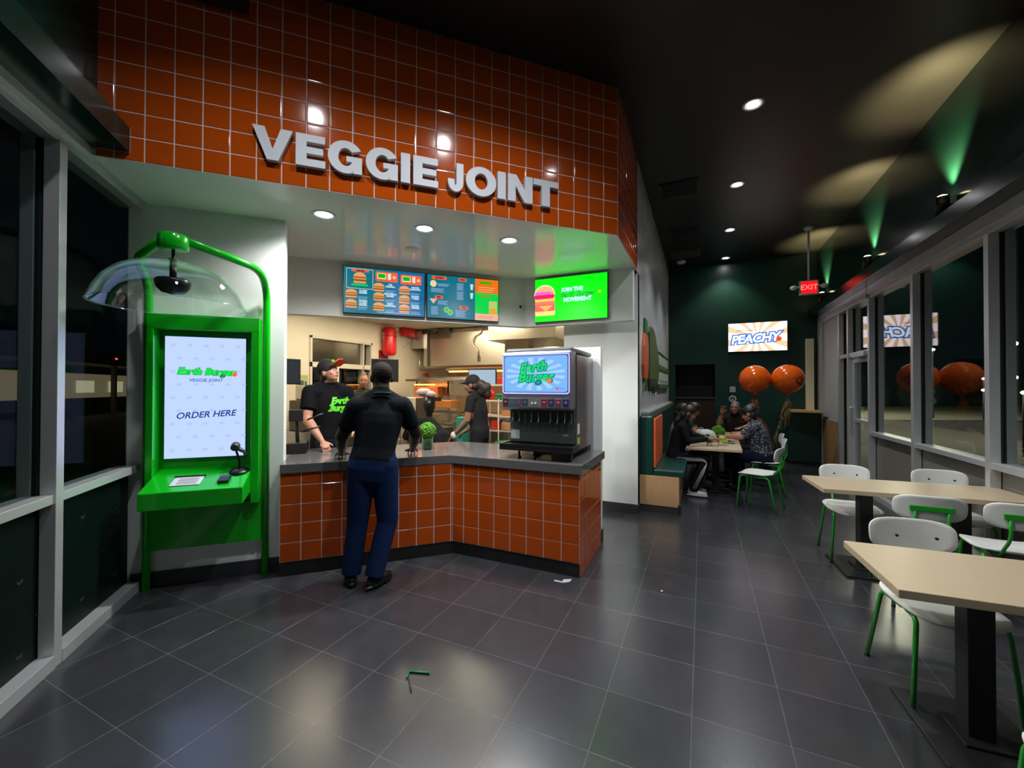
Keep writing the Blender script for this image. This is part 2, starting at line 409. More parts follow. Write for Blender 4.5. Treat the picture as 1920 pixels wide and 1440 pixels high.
# bulkheads and glossy beams over the storefront windows
b = MB(); b.box((2.1, -2.55, 2.93), (2.36, 10.1, HT)); struct('wall_right_upper', b, M_gloss)
b = MB(); b.box((1.95, -2.55, 2.93), (2.1, 10.1, 3.08), 0); struct('beam_right', b, M_gloss, .004)
b = MB(DIAG); b.box((-1.75, -2.0, 2.93), (-1.48, 3.17, HT)); struct('wall_left_upper', b, M_gloss)
b = MB(DIAG); b.box((-1.48, -1.9, 2.93), (-1.32, 3.165, 3.08), 0); b.box((-1.48, 3.165, 2.93), (-1.32, 3.168, 3.08), 1); struct('beam_left', b, [M_gloss, M_white], .004)  # thin white end slab paints the lit edge of the beam
b = MB(); b.box((.2, -2.7, 0), (2.36, -2.55, HT)); struct('wall_rear', b, M_green)
# boxed duct tight under the ceiling in front of the header
b = MB(DIAG); b.box((-1.47, 3.04, 3.975), (-.70, 3.165, HT)); struct('trim_2', b, M_black)

# ------------------------------------------------------------------ storefront bays (frame, panes, lower panels)
def bay(n, T, y0, y1, lo, hi, rail, panel, end=False, gl=None):
    """local frame: x = depth (room at -x), y along the wall"""
    e = bpy.data.objects.new('window_%d' % n, None); C.objects.link(e); e['kind'] = 'structure'; INV[e.name] = Matrix.Identity(4)
    w = .062
    f = MB(T)
    def bar(y, z0, z1, dy=w):      # vertical mullion with a dark gasket
        f.box((-.085, y-dy/2, z0), (-.018, y+dy/2, z1), 0); f.box((-.018, y-dy*.36, z0), (.02, y+dy*.36, z1), 1); f.box((.02, y-dy/2, z0), (.075, y+dy/2, z1), 0)
    bar(y0, 0, hi)
    if end: bar(y1, 0, hi)
    f.box((-.09, y0+w/2, 0), (.075, y1-w/2, .07), 0)
    f.box((-.075, y0+w/2, rail-.05), (.06, y1-w/2, rail), 0)
    f.box((-.07, y0, hi), (.07, y1, hi+.05), 0); f.box((-.10, y0, hi+.05), (.07, y1, 2.93), 0)
    part('frame', f, [M_alu, M_rubber], e, bevel=.002)
    g = MB(T); g.box((-.003, y0+w/2, rail), (.003, y1-w/2, hi)); part('pane', g, gl or M_glass, e)
    p = MB(T); p.box((-.012, y0+w/2, .07), (.012, y1-w/2, rail-.05)); part('lower_panel', p, panel, e)
    return e
TL = DIAG @ Matrix.Translation((-1.60, 0, 0)) @ Matrix.Diagonal((-1, 1, 1, 1))
TR = Matrix.Translation((2.20, 0, 0))
ys = [3.875, 2.95, 1.95, .85, -.25, -1.35]
for i in range(5): bay(i+1, TL, ys[i+1], ys[i] if i else 3.86, 0, 2.83, .925, M_spand, gl=M_glass2)
yr = [-1.95, -.62, .71, 2.04, 3.37, 4.70, 6.03, 7.35]
for i in range(7): bay(i+6, TR, yr[i], yr[i+1], 0, 2.77, .90, M_knee, end=(i == 6))
# small leaf emblems printed on the green lower panels on the left
lf = MB(TL)
for i, (yy, zz) in enumerate([(3.3, .7), (3.52, .42), (3.3, .2), (3.7, .62), (2.95, .72), (2.8, .52), (2.93, .3), (2.8, .15), (3.66, .2)]):
    for a in (-.5, .5): lf.panel(.016, .034, .001, 0, 2, T=Matrix.Translation((-.0135, yy+a*.015, zz)) @ Matrix.Rotation(PI/2, 4, 'Y') @ Matrix.Rotation(a, 4, 'Z'), seg=10, rings=2)
o = part('printed_leaves', lf, mat('faded_leaf_print', (.018, .022, .013), .6), bpy.data.objects['window_1'])
# glass door and side light at the far right
e = bpy.data.objects.new('door_1', None); C.objects.link(e); e['kind'] = 'structure'; INV[e.name] = Matrix.Identity(4)
f = MB(TR)
for y in (8.27, 8.75): f.box((-.085, y-.03, 0), (-.018, y+.03, 2.77), 0); f.box((-.018, y-.02, 0), (.02, y+.02, 2.77), 1); f.box((.02, y-.03, 0), (.075, y+.03, 2.77), 0)
f.box((-.07, 7.38, 2.0), (.07, 8.75, 2.06), 0); f.box((-.10, 7.38, 2.77), (.07, 9.80, 2.93), 0)
part('frame', f, [M_alu, M_rubber], e, bevel=.002)
d = MB(TR); 
for y in (7.44, 8.19): d.box((-.03, y-.045, .01), (.03, y+.045, 2.0))
for z0, z1 in ((.01, .22), (.98, 1.03), (1.9, 2.0)): d.box((-.03, 7.48, z0), (.03, 8.15, z1))
part('leaf', d, M_alu, e, bevel=.002)
g = MB(TR); g.box((-.003, 7.48, .22), (.003, 8.15, 1.9)); g.box((-.003, 7.38, 2.06), (.003, 8.24, 2.77)); g.box((-.003, 8.30, .07), (.003, 8.72, 2.0)); g.box((-.003, 8.30, 2.06), (.003, 8.72, 2.77)); part('pane', g, M_glass, e)
k = MB(TR); k.tube([(-.03, 8.18, .85), (-.08, 8.18, .85), (-.08, 8.18, 1.2), (-.03, 8.18, 1.2)], .012, rnd=.02); k.box((-.06, 7.42, 1.97), (-.12, 7.95, 2.04)); part('handle', k, M_alu, e)
# end post and cream jamb where the storefront meets the back wall
b = MB(); b.box((2.10, 9.80, 0), (2.24, 10.09, 2.93), 0); struct('trim_3', b, M_alu, .004)
b = MB(); b.box((1.90, 10.02, 1.05), (2.03, 10.1, 2.50), 0); struct('trim_4', b, mat('cream_lit_jamb', (.80, .72, .50), .5), .003)  # cream colour carries the light falling on the return wall
b = MB(); b.box((2.15, 8.79, 0), (2.30, 9.80, 2.77), 0); struct('wall_right', b, mat('grey_jamb_paint', (.42, .42, .43), .5))
b = MB(); b.box((2.12, 8.92, .05), (2.148, 9.78, .92), 0); struct('trim_5', b, wood('tan_wood_panel', (.30, .17, .07), (.38, .23, .11)))

# baseboards
def base(name, T, a, b): 
    m_ = MB(T); m_.box(a, b); struct(name, m_, M_base, .002)
base('baseboard_front', DIAG, (-1.58, 3.855, 0), (-.59, 3.869, .11))
base('baseboard_pillar', None, (-1.6, 5.105, 0), (-.70, 5.119, .11))
base('baseboard_hall', None, (-.699, 5.08, 0), (-.685, 5.24, .11))
base('baseboard_stub', None, (-.904, 4.05, 0), (-.896, 4.13, .11))
base('baseboard_back', None, (.26, 10.085, 0), (1.5, 10.099, .12))

# ------------------------------------------------------------------ outside: ground, verge, kerb, distant building, street lamps
g = MB(); g.box((-60, -40, -.30), (60, 60, -.13)); struct('ground', g, mat('night_asphalt', (.030, .030, .032), .7, noise=.3, nscale=3))
g = MB(); g.box((2.36, -6, -.13), (4.2, 14, -.02)); struct('sidewalk', g, mat('concrete_walk', (.20, .18, .15), .8, noise=.15, nscale=5))
CAMR = Matrix.Rotation(math.radians(24.7), 4, 'Z')     # the street outside runs across the hall at this angle
g = MB(CAMR); g.box((6, 31, -.13), (80, 36, -.03)); struct('verge', g, mat('dry_grass', (.12, .15, .03), .9, noise=.5, nscale=30, bump=.5, bscale=30))
g = MB(CAMR); g.box((8, 21, -.13), (60, 31, -.10)); struct('road', g, mat('pale_concrete_road', (.17, .15, .12), .9, noise=.2, nscale=2))
g = MB(); g.box((4.2, -6, -.13), (9, 30, -.12)); struct('parking', g, mat('parking_asphalt', (.085, .078, .066), .85, noise=.25, nscale=2))
def lamp_post(label, x, y, z, col, e, r=.10):
    t = thing('street_lamp', label, 'street lamp', (x, y, -.13), 0, None)
    m_ = MB(); m_.tube([(0, 0, 0), (0, 0, z+.13)], [.05, .035], seg=8); part('pole', m_, mat('grey_pole_paint', (.04, .04, .04), .5), t)
    m_ = MB(); m_.ball((0, 0, z+.16), (r, r, r*.7), seg=12); part('lamp_head', m_, emis('street_lamp_glow_%d_%d' % (e, int(col[2]*100)), col, e), t)
lamp_post('small white street lamp high in the middle storefront pane, upper of a close pair', 11.4, 30, 3.6, (.9, .95, 1), 14, .10)
lamp_post('small white street lamp in the middle storefront pane, lower of a close pair', 11.2, 30, 2.75, (.9, .95, 1), 14, .08)
lamp_post('small white lamp above the hedge near the right mullion of the middle pane', 13.4, 30, 2.0, (.9, .95, 1), 12, .08)
lamp_post('small white lamp low before the hedge near the right mullion of the middle pane', 13.3, 29.8, 1.4, (1, .95, .85), 12, .09)
lamp_post('violet white street lamp high in the nearest visible storefront pane', 12.1, 25, 3.4, (.72, .60, 1), 24, .13)
lamp_post('bright greenish white lamp at hedge height in the nearest visible pane', 14.5, 30, 2.05, (.85, 1, .9), 20, .16)
lamp_post('warm yellow low lamp at the right picture edge outside the window', 6.95, 14, 1.38, (1, .85, .3), 7, .07)
for nm, px, py, e_ in (('road_fill', 18, 27, 2600), ('lot_fill', 13, 14, 700)):  # area lights without fixtures, added to brighten the road and lot
    ld = bpy.data.lights.new(nm, 'AREA'); ld.energy = e_; ld.size = 2; ld.color = (1, .86, .64)
    lo = bpy.data.objects.new(nm, ld); C.objects.link(lo); lo.location = CAMR @ Vector((px, py, 6))
hb = MB(CAMR)
for i in range(70):
    hb.ball((4+i*.9+random.uniform(-.3, .3), 38+random.uniform(-1, 1), .7+random.uniform(-.1, .5)), (1.0, 1.0, 1.3+random.uniform(-.2, .5)), seg=10, jit=.12)
solo('hedge', hb, mat('night_foliage', (.03, .032, .018), .9, noise=.5, nscale=8), 'dark hedge running along the road outside the right windows', 'hedge', kind='stuff')
# filling station forecourt seen through the left windows
fs = thing('forecourt_building', 'low lit building with a canopy and red lamps seen through the left window', 'building', tuple(uv(-15, 33, -.13)), PI/4)
m_ = MB(); m_.box((-.5, -9, 1.0), (0, 9, 2.4), 0); m_.box((-.5, -9, 0), (0, 9, 1.0), 1); part('wall', m_, [emis('lit_shop_wall', (1, .72, .42), .16), mat('shop_base', (.02, .02, .02), .8)], fs)
m_ = MB(); m_.box((-3, -10, 2.9), (1.5, 10, 3.6)); part('canopy', m_, mat('canopy_dark', (.05, .045, .04), .6), fs)
for y in (-6, -1, 4, 8):
    m_ = MB(); m_.box((.9, y-.12, 0), (1.1, y+.12, 2.9)); part('canopy_post', m_, mat('canopy_post_paint', (.2, .17, .14), .6), fs)
for y in (-1.9, 2.2):
    m_ = MB(); m_.ball((1.45, y, 3.3), (.06, .30, .11), seg=12); part('red_lamp', m_, emis('red_lamp_glow', (1, .02, .03), 9), fs)
for y in (-2.6, .6, 3.4):
    m_ = MB(); m_.box((.02, y, 1.3), (.08, y+1.6, 2.0)); part('lit_window', m_, emis('shop_window_glow', (1, .85, .55), .5), fs)
# ------------------------------------------------------------------ ceiling and soffit lights
def spot(parent, loc, energy, col, size, blend=.6, radius=.05, rot=(0, 0, 0), name='lamp'):
    l = bpy.data.lights.new(name, 'SPOT'); l.energy = energy; l.color = col; l.spot_size = math.radians(size); l.spot_blend = blend; l.shadow_soft_size = radius
    o = bpy.data.objects.new(name, l); C.objects.link(o); o.parent = parent; o.location = loc; o.rotation_euler = rot; return o
M_trim = mat('white_lamp_trim', (.7, .7, .7), .35)
def downlight(loc, label, trim_m, energy, col, group, est, size=112):
    t = thing('ceiling_light', label, 'ceiling light', loc, 0, group)
    m_ = MB(); m_.lathe([(.052, .03), (.055, .004), (.085, -.008), (.092, -.004), (.094, 0)], seg=32); part('trim_ring', m_, trim_m, t)
    m_ = MB(); m_.lathe([(.0, -.003), (.030, -.003), (.053, -.002)], seg=24); part('lens', m_, emis('cool_lamp_lens_%d' % est, (1, .98, 1), est), t)
    spot(t, (0, 0, -.03), energy, col, size)
    return t
G1 = 'recessed spotlights in the black ceiling over the hall'
HL = [((.45, 9.72), 'recessed spotlight in the black ceiling, farthest of the hall row by the green back wall'),
      ((.44, 8.02), 'recessed spotlight in the black ceiling, second from the green back wall'),
      ((.43, 6.27), 'recessed spotlight in the black ceiling, second nearest of the hall row'),
      ((.45, 4.556), 'recessed spotlight in the black ceiling, the large nearest one of the hall row'),
      ((.44, 2.76), 'recessed spotlight mirrored above the last letter of the sign'),
      ((-.67, 1.88), 'recessed spotlight mirrored above the middle of the sign'),
      ((-1.58, .97), 'recessed spotlight mirrored above the first word of the sign')]
for (x, y), lb in HL:
    downlight((x, y, HT-.001), lb, M_trim, L_CEIL*(1.0 if 3 < y < 9 else .45 if y > 9 else 1.5 if y > 2.5 else 1.0 if x > -1 else .6), (.93, .97, 1) if y < 9 else (1, .97, .8), G1, 60, 104 if y > 2.5 else 142)
for (u, v), lb in [((-.272, 3.62), 'recessed spotlight in the white soffit, leftmost above the customer'),
                   ((.526, 3.63), 'recessed spotlight in the white soffit, middle of the three'),
                   ((1.317, 3.645), 'recessed spotlight in the white soffit, rightmost above the drinks dispenser')]:
    q = uv(u, v, H1-.001); downlight(tuple(q), lb, M_trim, L_SOFFIT*(.65 if u < 0 else 1.1), (1, .98, .96), 'recessed spotlights in the white soffit', 60, 155)
m_ = MB(); q = uv(.491, 4.21, H1); m_.lathe([(0, -.012), (.06, -.012), (.075, 0)], q); solo('sprinkler_cover', m_, M_trim, 'small flat white sprinkler cover in the soffit before the menu boards', 'sprinkler')
m_ = MB(); m_.lathe([(0, -.05), (.05, -.05), (.085, -.03), (.09, 0)], (-.404, 9.6, HT)); solo('smoke_detector', m_, M_trim, 'round white smoke detector in the black ceiling near the back wall', 'smoke detector')
def vent(x, y, w, d, label, m):
    t = thing('ceiling_vent', label, 'vent', (x, y, HT))
    a = MB(); a.box((-w/2, -d/2, -.012), (w/2, d/2, 0)); part('frame', a, m, t)
    a = MB()
    for k in range(7): a.box((-w/2+.03, -d/2+.03+k*(d-.06)/7, -.02), (w/2-.03, -d/2+.045+k*(d-.06)/7, -.012))
    part('slats', a, m, t)
M_vent = mat('charcoal_vent_metal', (.016, .017, .018), .5)
vent(-.28, 6.1, .5, .5, 'square black air vent in the ceiling by the white wall, the nearer one', M_vent)
vent(-.28, 7.9, .5, .5, 'square black air vent in the ceiling by the white wall, the farther one', M_vent)
vent(-.30, 9.1, .55, .5, 'square grey-brown air vent in the ceiling beside the smoke detector', mat('grey_vent_metal', (.07, .065, .06), .5))

# ------------------------------------------------------------------ VEGGIE JOINT sign: cut letters standing off the tiles
def arc(cx, cy, rx, ry, a0, a1, n=18): return [(cx+rx*math.cos(math.radians(a0+(a1-a0)*k/n)), cy+ry*math.sin(math.radians(a0+(a1-a0)*k/n))) for k in range(n+1)]
def glyph(ch):   # unit height 1, returns (list of simple polygons, width)
    if ch == 'V': return [[(0, 1), (.30, 1), (.50, .34), (.70, 1), (1.0, 1), (.64, 0), (.36, 0)]], 1.0
    if ch == 'E': return [[(0, 0), (.80, 0), (.80, .23), (.29, .23), (.29, .40), (.74, .40), (.74, .61), (.29, .61), (.29, .77), (.79, .77), (.79, 1), (0, 1)]], .80
    if ch == 'I': return [[(0, 0), (.29, 0), (.29, 1), (0, 1)]], .29
    if ch == 'J': return [[(.36, 1), (.66, 1), (.66, .34)]+arc(.33, .34, .33, .36, 0, -180, 16)[1:]+[(0, .42), (.27, .42), (.27, .34)]+arc(.315, .34, .045, .12, 180, 360, 8)[1:]], .66
    if ch == 'N': return [[(0, 0), (.28, 0), (.28, .56), (.60, 0), (.90, 0), (.90, 1), (.62, 1), (.62, .46), (.30, 1), (0, 1)]], .90
    if ch == 'T': return [[(.29, 0), (.58, 0), (.58, .76), (.87, .76), (.87, 1), (0, 1), (0, .76), (.29, .76)]], .87
    if ch == 'O':
        o = arc(.5, .5, .5, .53, 0, 360, 40)[:-1]; i = arc(.5, .5, .21, .29, 0, 360, 40)[:-1]; return [('ring', o, i)], 1.0
    if ch == 'G':
        o = arc(.5, .5, .5, .53, 38, 322, 34); i = arc(.5, .5, .21, .29, 322, 38, 34)
        return [[*arc(.5, .5, .5, .53, 30, 300, 34), (.68, .10), (.72, .0), (.97, .0), (.97, .54), (.52, .54), (.52, .36), (.69, .36)]+arc(.5, .5, .21, .29, 320, 38, 34)], .98
sign = thing('wall_sign', 'large white raised letters reading VEGGIE JOINT on the orange tiled header', 'sign', tuple(uv(-.71, 3.165, 3.0)), PI/4)
LET = [('V', -.670, -.431), ('E', -.413, -.229), ('G', -.213, .014), ('G', .036, .262), ('I', .281, .347), ('E', .371, .556),
       ('J', .631, .752), ('O', .772, 1.020), ('I', 1.032, 1.100), ('N', 1.120, 1.335), ('T', 1.344, 1.568)]
M_sign = mat('white_sign_acrylic', (.60, .61, .65), .5)
for ch, x0, x1 in LET:
    ps, wd = glyph(ch); k = (x1-x0)/wd; H = .218
    m_ = MB(DIAG @ Matrix.Translation((x0, 3.163, 3.018)) @ Matrix.Rotation(PI/2, 4, 'X'))
    for p in ps:
        if p[0] == 'ring':
            o, i = p[1], p[2]; n = len(o); D_ = .033
            vs = [(a*k, b*H, z) for z in (0, D_) for a, b in o]+[(a*k, b*H, z) for z in (0, D_) for a, b in i]; fs = []
            for q in range(n):
                l = (q+1) % n; fs += [(n+q, n+l, 3*n+l, 3*n+q), (q, 2*n+q, 2*n+l, l), (q, l, n+l, n+q), (2*n+q, 3*n+q, 3*n+l, 2*n+l)]
            m_.add(vs, fs, 0)
        else: m_.prism([(a*k, b*H) for a, b in p], 0, .033)
    part('letter', m_, M_sign, sign, world=True)

# ------------------------------------------------------------------ self-order kiosk
M_lime = mat('lime_green_paint', (.003, .40, .008), .22, noise=.04, coat=.3)
kz = thing('order_kiosk', 'lime green self-order kiosk with a tall bright screen under a clear dome', 'kiosk', tuple(uv(-1.09, 3.75, 0)), PI/4)
def kpart(name, fn, mats, bevel=0, parent=None, **k):
    m_ = MB(DIAG); fn(m_); return part(name, m_, mats, parent or kz, world=True, bevel=bevel, **k)
for sx, u in ((-1, -1.475), (1, -.705)):
    ub = -1.09+sx*.37
    kpart('post', lambda m_: m_.tube([(u, 3.825, 0), (u, 3.825, 2.28), (u*.985-.017, 3.62, 2.40), (-1.09+sx*.06, 3.16, 2.425)], .027, rnd=.14, seg=16), M_lime)
kpart('hub', lambda m_: m_.lathe([(0, 2.355), (.07, 2.355), (.079, 2.365), (.079, 2.435), (.07, 2.447), (0, 2.447)], (-1.09, 3.14, 0), seg=36), M_lime)
def stem(m_):
    m_.cyl((-1.09, 3.14, 2.36), (-1.09, 3.14, 2.16), .009); m_.lathe([(.009, 2.30), (.03, 2.295), (.03, 2.285), (.009, 2.28)], (-1.09, 3.14, 0)); m_.cyl((-1.09, 3.14, 2.27), (-1.09, 3.14, 2.17), .018)
kpart('stem', stem, mat('black_metal', (.012, .012, .012), .35, .3))
kpart('speaker_bowl', lambda m_: m_.lathe([(0, 2.175), (.085, 2.17), (.094, 2.155), (.085, 2.12), (.06, 2.09), (0, 2.075)], (-1.09, 3.14, 0)), mat('black_plastic', (.010, .010, .011), .3))
def dome(m_):
    pr = [(.03, 2.262), (.15, 2.258), (.21, 2.24), (.27, 2.205), (.33, 2.14), (.365, 2.07), (.385, 2.012), (.392, 2.0), (.386, 1.999), (.38, 2.01), (.358, 2.07), (.324, 2.136), (.265, 2.20), (.207, 2.233), (.15, 2.252), (.03, 2.256)]
    m_.lathe(pr, (-1.09, 3.14, 0), seg=64)
kpart('dome', dome, glass('clear_acrylic', (.93, .97, .95), 1.6, boost=1.2))
def housing(m_):
    f0, f1 = 3.72, 3.869   # front and back
    m_.box((-1.45, f0, 1.93), (-.735, f1, 2.04)); m_.box((-1.45, f0, .60), (-1.405, f1, 1.93)); m_.box((-.79, f0, .60), (-.735, f1, 1.93))
    m_.box((-1.405, 3.845, .60), (-.79, f1, 1.93))
kpart('housing', housing, M_lime, .004)
kpart('lower_panel', lambda m_: (m_.box((-1.45, 3.80, .285), (-.735, 3.869, .60))), M_lime, .003)
def shelf(m_):
    m_.prism([(3.845, .885), (3.845, .70), (3.50, .655), (3.50, .775)], -1.405, -.79, T=Matrix(((0, 0, 1, 0), (1, 0, 0, 0), (0, 1, 0, 0), (0, 0, 0, 1))))
kpart('shelf', shelf, M_lime, .005)
scr = kpart('screen', lambda m_: m_.box((-1.375, 3.825, .958), (-.845, 3.844, 1.888)), mat('screen_bezel', (.006, .016, .008), .2), .002)  # dark green bezel colour paints the shadow around the screen
d = Disp(); w, h = .525, .925
d.rect(-w/2, -h/2, w/2, h/2, (176, 196, 255), 0)
for i in range(5):
    for j in range(9):
        d.ell(-w/2+.05+i*.105+(j % 2)*.04, -h/2+.06+j*.1, .018, .012, (164, 184, 246), 1)
d.text('Earth Burger', 0, .195, .072, (0, 120, 60), 2, .0052, .25, -.02); d.text('Earth Burger', 0, .195, .072, (0, 235, 40), 3, .0016, .25, -.02)
d.ell(.188, .178, .017, .017, (245, 90, 60), 4); d.text('VEGGIE JOINT', .0, .130, .033, (70, 85, 150), 2, .0007, 0, 0, 1.0, 1.05)
d.text('ORDER HERE', 0, -.135, .066, (38, 50, 120), 2, .0012, .28, .05)
d.build('picture', scr, L_SCREEN*1.15, Matrix.Translation((-.02, .045, 0)) @ Matrix.Translation(Vector((0, 0, 1.423))) @ Matrix.Translation((0, .028, 0)))
# things on the kiosk shelf
sl = math.atan2(.11, .345)
def on_shelf(u, v): return uv(u, v, .775+(v-3.50)*.3188+.001)
RX = Matrix.Rotation(sl*.97, 4, 'X')
q = on_shelf(-1.15, 3.63); t = thing('order_card', 'white printed card lying on the green kiosk shelf', 'card', tuple(q), PI/4)
m_ = MB(RX); m_.box((-.105, -.06, 0), (.075, .06, .004)); part('card', m_, mat('white_card', (.6, .6, .62), .4), t, bevel=.001)
m_ = MB(RX)
for k in range(5): m_.box((-.07, .03-k*.018, .0042), (.05, .036-k*.018, .0048))
part('print', m_, mat('grey_print', (.08, .08, .09), .6), t)
m_ = MB(RX); m_.box((-.11, .06, 0), (.08, .075, .012)); part('clip', m_, mat('black_plastic'), t, bevel=.002)
q = on_shelf(-.93, 3.61); t = thing('card_reader', 'small black card reader on the kiosk shelf beside the scanner stand', 'card reader', tuple(q), PI/4)
m_ = MB(RX); m_.box((-.035, -.045, 0), (.035, .045, .022)); part('body', m_, mat('black_plastic'), t, bevel=.004)
m_ = MB(RX); m_.box((-.026, .0, .0221), (.026, .035, .0232)); part('display', m_, mat('dark_display', (.02, .025, .03), .1), t)
q = on_shelf(-.865, 3.73); t = thing('barcode_scanner', 'black barcode scanner on its gooseneck stand at the kiosk screen', 'scanner', tuple(q), PI/4)
m_ = MB(RX); m_.lathe([(0, .0), (.062, 0), (.065, .008), (.03, .02), (0, .022)]); part('base', m_, mat('black_plastic'), t)
m_ = MB(); m_.tube([(0, 0, .02), (.0, .005, .08), (-.015, 0, .14), (-.02, -.02, .175)], .008, rnd=.03); part('neck', m_, mat('black_metal'), t)
m_ = MB(); m_.tube([(-.02, .02, .20), (-.02, -.02, .205), (-.02, -.06, .19)], [.022, .03, .026], seg=14); m_.tube([(-.02, -.01, .19), (.035, .0, .15), (.042, .0, .115)], [.018, .014, .012], rnd=.01, seg=10); part('head', m_, mat('dark_grey_plastic', (.05, .05, .055), .35), t)

# ------------------------------------------------------------------ service counter
ct = thing('service_counter', 'orange tiled angled service counter with a black kick plate', 'counter', tuple(uv(.3, 3.9, 0)), PI/4)
KC = (-2.06, 3.192)       # inner corner of the front faces
m_ = MB(); a = uv(-.585, 3.712); Wd = (Vector((*KC, 0))-Vector((a.x, a.y, 0))).length
tiles(m_, a, (S2, S2, 0), Wd, .112, .817, .152)
tiles(m_, (KC[0], KC[1], 0), (1, 0, 0), 1.18, .112, .817, .152, 1.18 % .152)
tiles(m_, (-.88, KC[1], 0), (0, 1, 0), .745, .0, .817, .149, 0, .152)
part('tiled_front', m_, [M_tile, M_grout], ct, world=True)
m_ = MB(); b0 = uv(-.583, 3.72); b1 = uv(-.583, 4.30)
m_.prism([(b0.x, b0.y), (KC[0]-.003, KC[1]+.006), (-.886, KC[1]+.006), (-.886, 3.93), (-2.36, 3.93), (b1.x, b1.y)], .11, .817)
part('body', m_, mat('grey_laminate', (.25, .24, .22), .4), ct, world=True)
m_ = MB(); m_.prism([(b0.x, b0.y), (KC[0]-.003, KC[1]+.008), (-.886, KC[1]+.008), (-.886, 3.93), (-2.36, 3.93), (b1.x, b1.y)], 0, .11); part('kick_plate', m_, mat('black_kick', (.010, .010, .010), .5), ct, world=True)
m_ = MB(); e0 = uv(-.583, 3.69); e1 = uv(-.583, 4.56)
k0 = Vector((KC[0], KC[1]-.022)); 
m_.prism([(e0.x, e0.y), (k0.x-.01, k0.y), (-.862, k0.y), (-.862, 4.03), (-2.50, 4.03), (e1.x, e1.y)], .817, .89)
solo('countertop', m_, mat('grey_quartz_top', (.12, .118, .118), .14, noise=.12, nscale=60, coat=.2), 'polished grey stone countertop on the orange tiled service counter', 'countertop', .003)

# moss ball in a glass on the counter
def moss(mb, c, r, n=320, seed=1):
    rs = np.random.RandomState(seed); mb.ball(c, r*.88, 0, 20, jit=.05)
    for i in range(n):
        d_ = Vector(rs.normal(size=3)).normalized(); p = Vector(c)+Vector((d_.x*r*.88, d_.y*r*.88, d_.z*r*.88)); k = r*rs.uniform(.07, .15)
        mb.ball(p, (k, k, k*.8), int(rs.rand() < .35), 8, jit=.12)
M_moss1 = mat('bright_moss', (.085, .25, .012), .9, noise=.4, nscale=60, bump=.6, bscale=120); M_moss2 = mat('deep_moss', (.03, .13, .008), .9, noise=.4, nscale=60)
def vase(loc, label, r=.055, h=.13, mr=.088, group=None, seed=1):
    t = thing('moss_vase', label, 'potted plant', loc, 0, group)
    m_ = MB(); m_.lathe([(0, 0), (r, 0), (r, h), (r-.004, h), (r-.004, .012), (0, .012)]); part('glass', m_, glass('vase_glass', (.9, .97, .93), 1.5), t)
    m_ = MB(); m_.lathe([(0, .013), (r-.005, .013), (r-.005, h*.86), (0, h*.9)]); part('dark_moss_fill', m_, mat('wet_moss', (.02, .10, .01), .5, noise=.5, nscale=40), t)
    m_ = MB(); moss(m_, (0, 0, h+mr*.62), mr, seed=seed); part('moss_ball', m_, [M_moss1, M_moss2], t)
vase((-2.47, 3.37, .89), 'bright green moss ball in a short glass vase on the service counter')

# ------------------------------------------------------------------ drinks dispenser
dp = thing('drinks_dispenser', 'steel self-serve drinks dispenser with a lit blue screen on the counter end', 'drinks dispenser', (-1.29, 3.65, .89))
M_dg = mat('dispenser_dark_grey', (.045, .055, .055), .4); M_bk = mat('black_plastic'); M_dsl = mat('dispenser_side_steel', (.30, .27, .28), .22, .85, noise=.1, nscale=5, rvar=.08)
def dpart(name, fn, mats, bevel=0, parent=None, **k):
    m_ = MB(); fn(m_); return part(name, m_, mats, parent or dp, world=True, bevel=bevel, **k)
dpart('cabinet', lambda m_: (m_.box((-1.60, 3.44, .955), (-.975, 4.03, 1.79))), M_dsl, .012)
dpart('back_panel', lambda m_: m_.box((-1.585, 3.405, 1.02), (-.985, 3.45, 1.33)), M_dg, .004)
def head_(m_):
    m_.prism([(3.46, 1.31), (3.32, 1.31), (3.295, 1.33), (3.30, 1.795), (3.32, 1.815), (3.46, 1.815)], -1.615, -.985, T=Matrix(((0, 0, 1, 0), (1, 0, 0, 0), (0, 1, 0, 0), (0, 0, 0, 1))))
hd_ = dpart('head', head_, mat('dispenser_silver', (.28, .29, .32), .3, .6), .008)
dpart('lid', lambda m_: m_.box((-1.60, 3.33, 1.80), (-.985, 4.02, 1.845)), mat('dispenser_lid', (.12, .12, .13), .35), .02)
def ringf(m_):
    pts = []
    for cx, cz, a0 in ((-1.02, 1.475, -90), (-1.02, 1.765, 0), (-1.58, 1.765, 90), (-1.58, 1.475, 180)):
        for k in range(6): t_ = math.radians(a0+18*k); pts.append((cx+.022*math.cos(t_), 3.294, cz+.022*math.sin(t_)))
    m_.tube(pts, .006, closed=True, seg=8)
dpart('light_ring', ringf, emis('violet_led_ring', (.35, .35, 1), 1.6))
d = Disp(); w, h = .575, .31
d.rrect(-w/2, -h/2, w/2, h/2, .02, (120, 178, 240), 0)
for k in range(16):
    a0, a1 = math.radians(k*22.5+4), math.radians(k*22.5+15); R = .142
    d.poly([(0, 0), (R*1.9*math.cos(a0), R*math.sin(a0)), (R*1.9*math.cos(a1), R*math.sin(a1))], (160, 205, 250), 1)
for l, c_, b_ in ((2, (0, 120, 130), .010), (3, (0, 225, 90), .0022)):
    d.text('Earth', -.02, .055, .115, c_, l, b_, .28, .10); d.text('Burger', -.0, -.03, .115, c_, l, b_, .28, .02)
d.ell(.135, -.06, .030, .022, (0, 110, 130), 4); d.ell(.13, -.06, .022, .020, (245, 120, 60), 5)
d.ell(.20, -.125, .011, .011, (240, 60, 100), 4); d.rect(.216, -.128, .262, -.122, (90, 140, 210), 4)
d.build('screen_picture', hd_, L_SCREEN, INV[dp.name] @ Matrix.Translation((-1.30, 3.294, 1.62)))
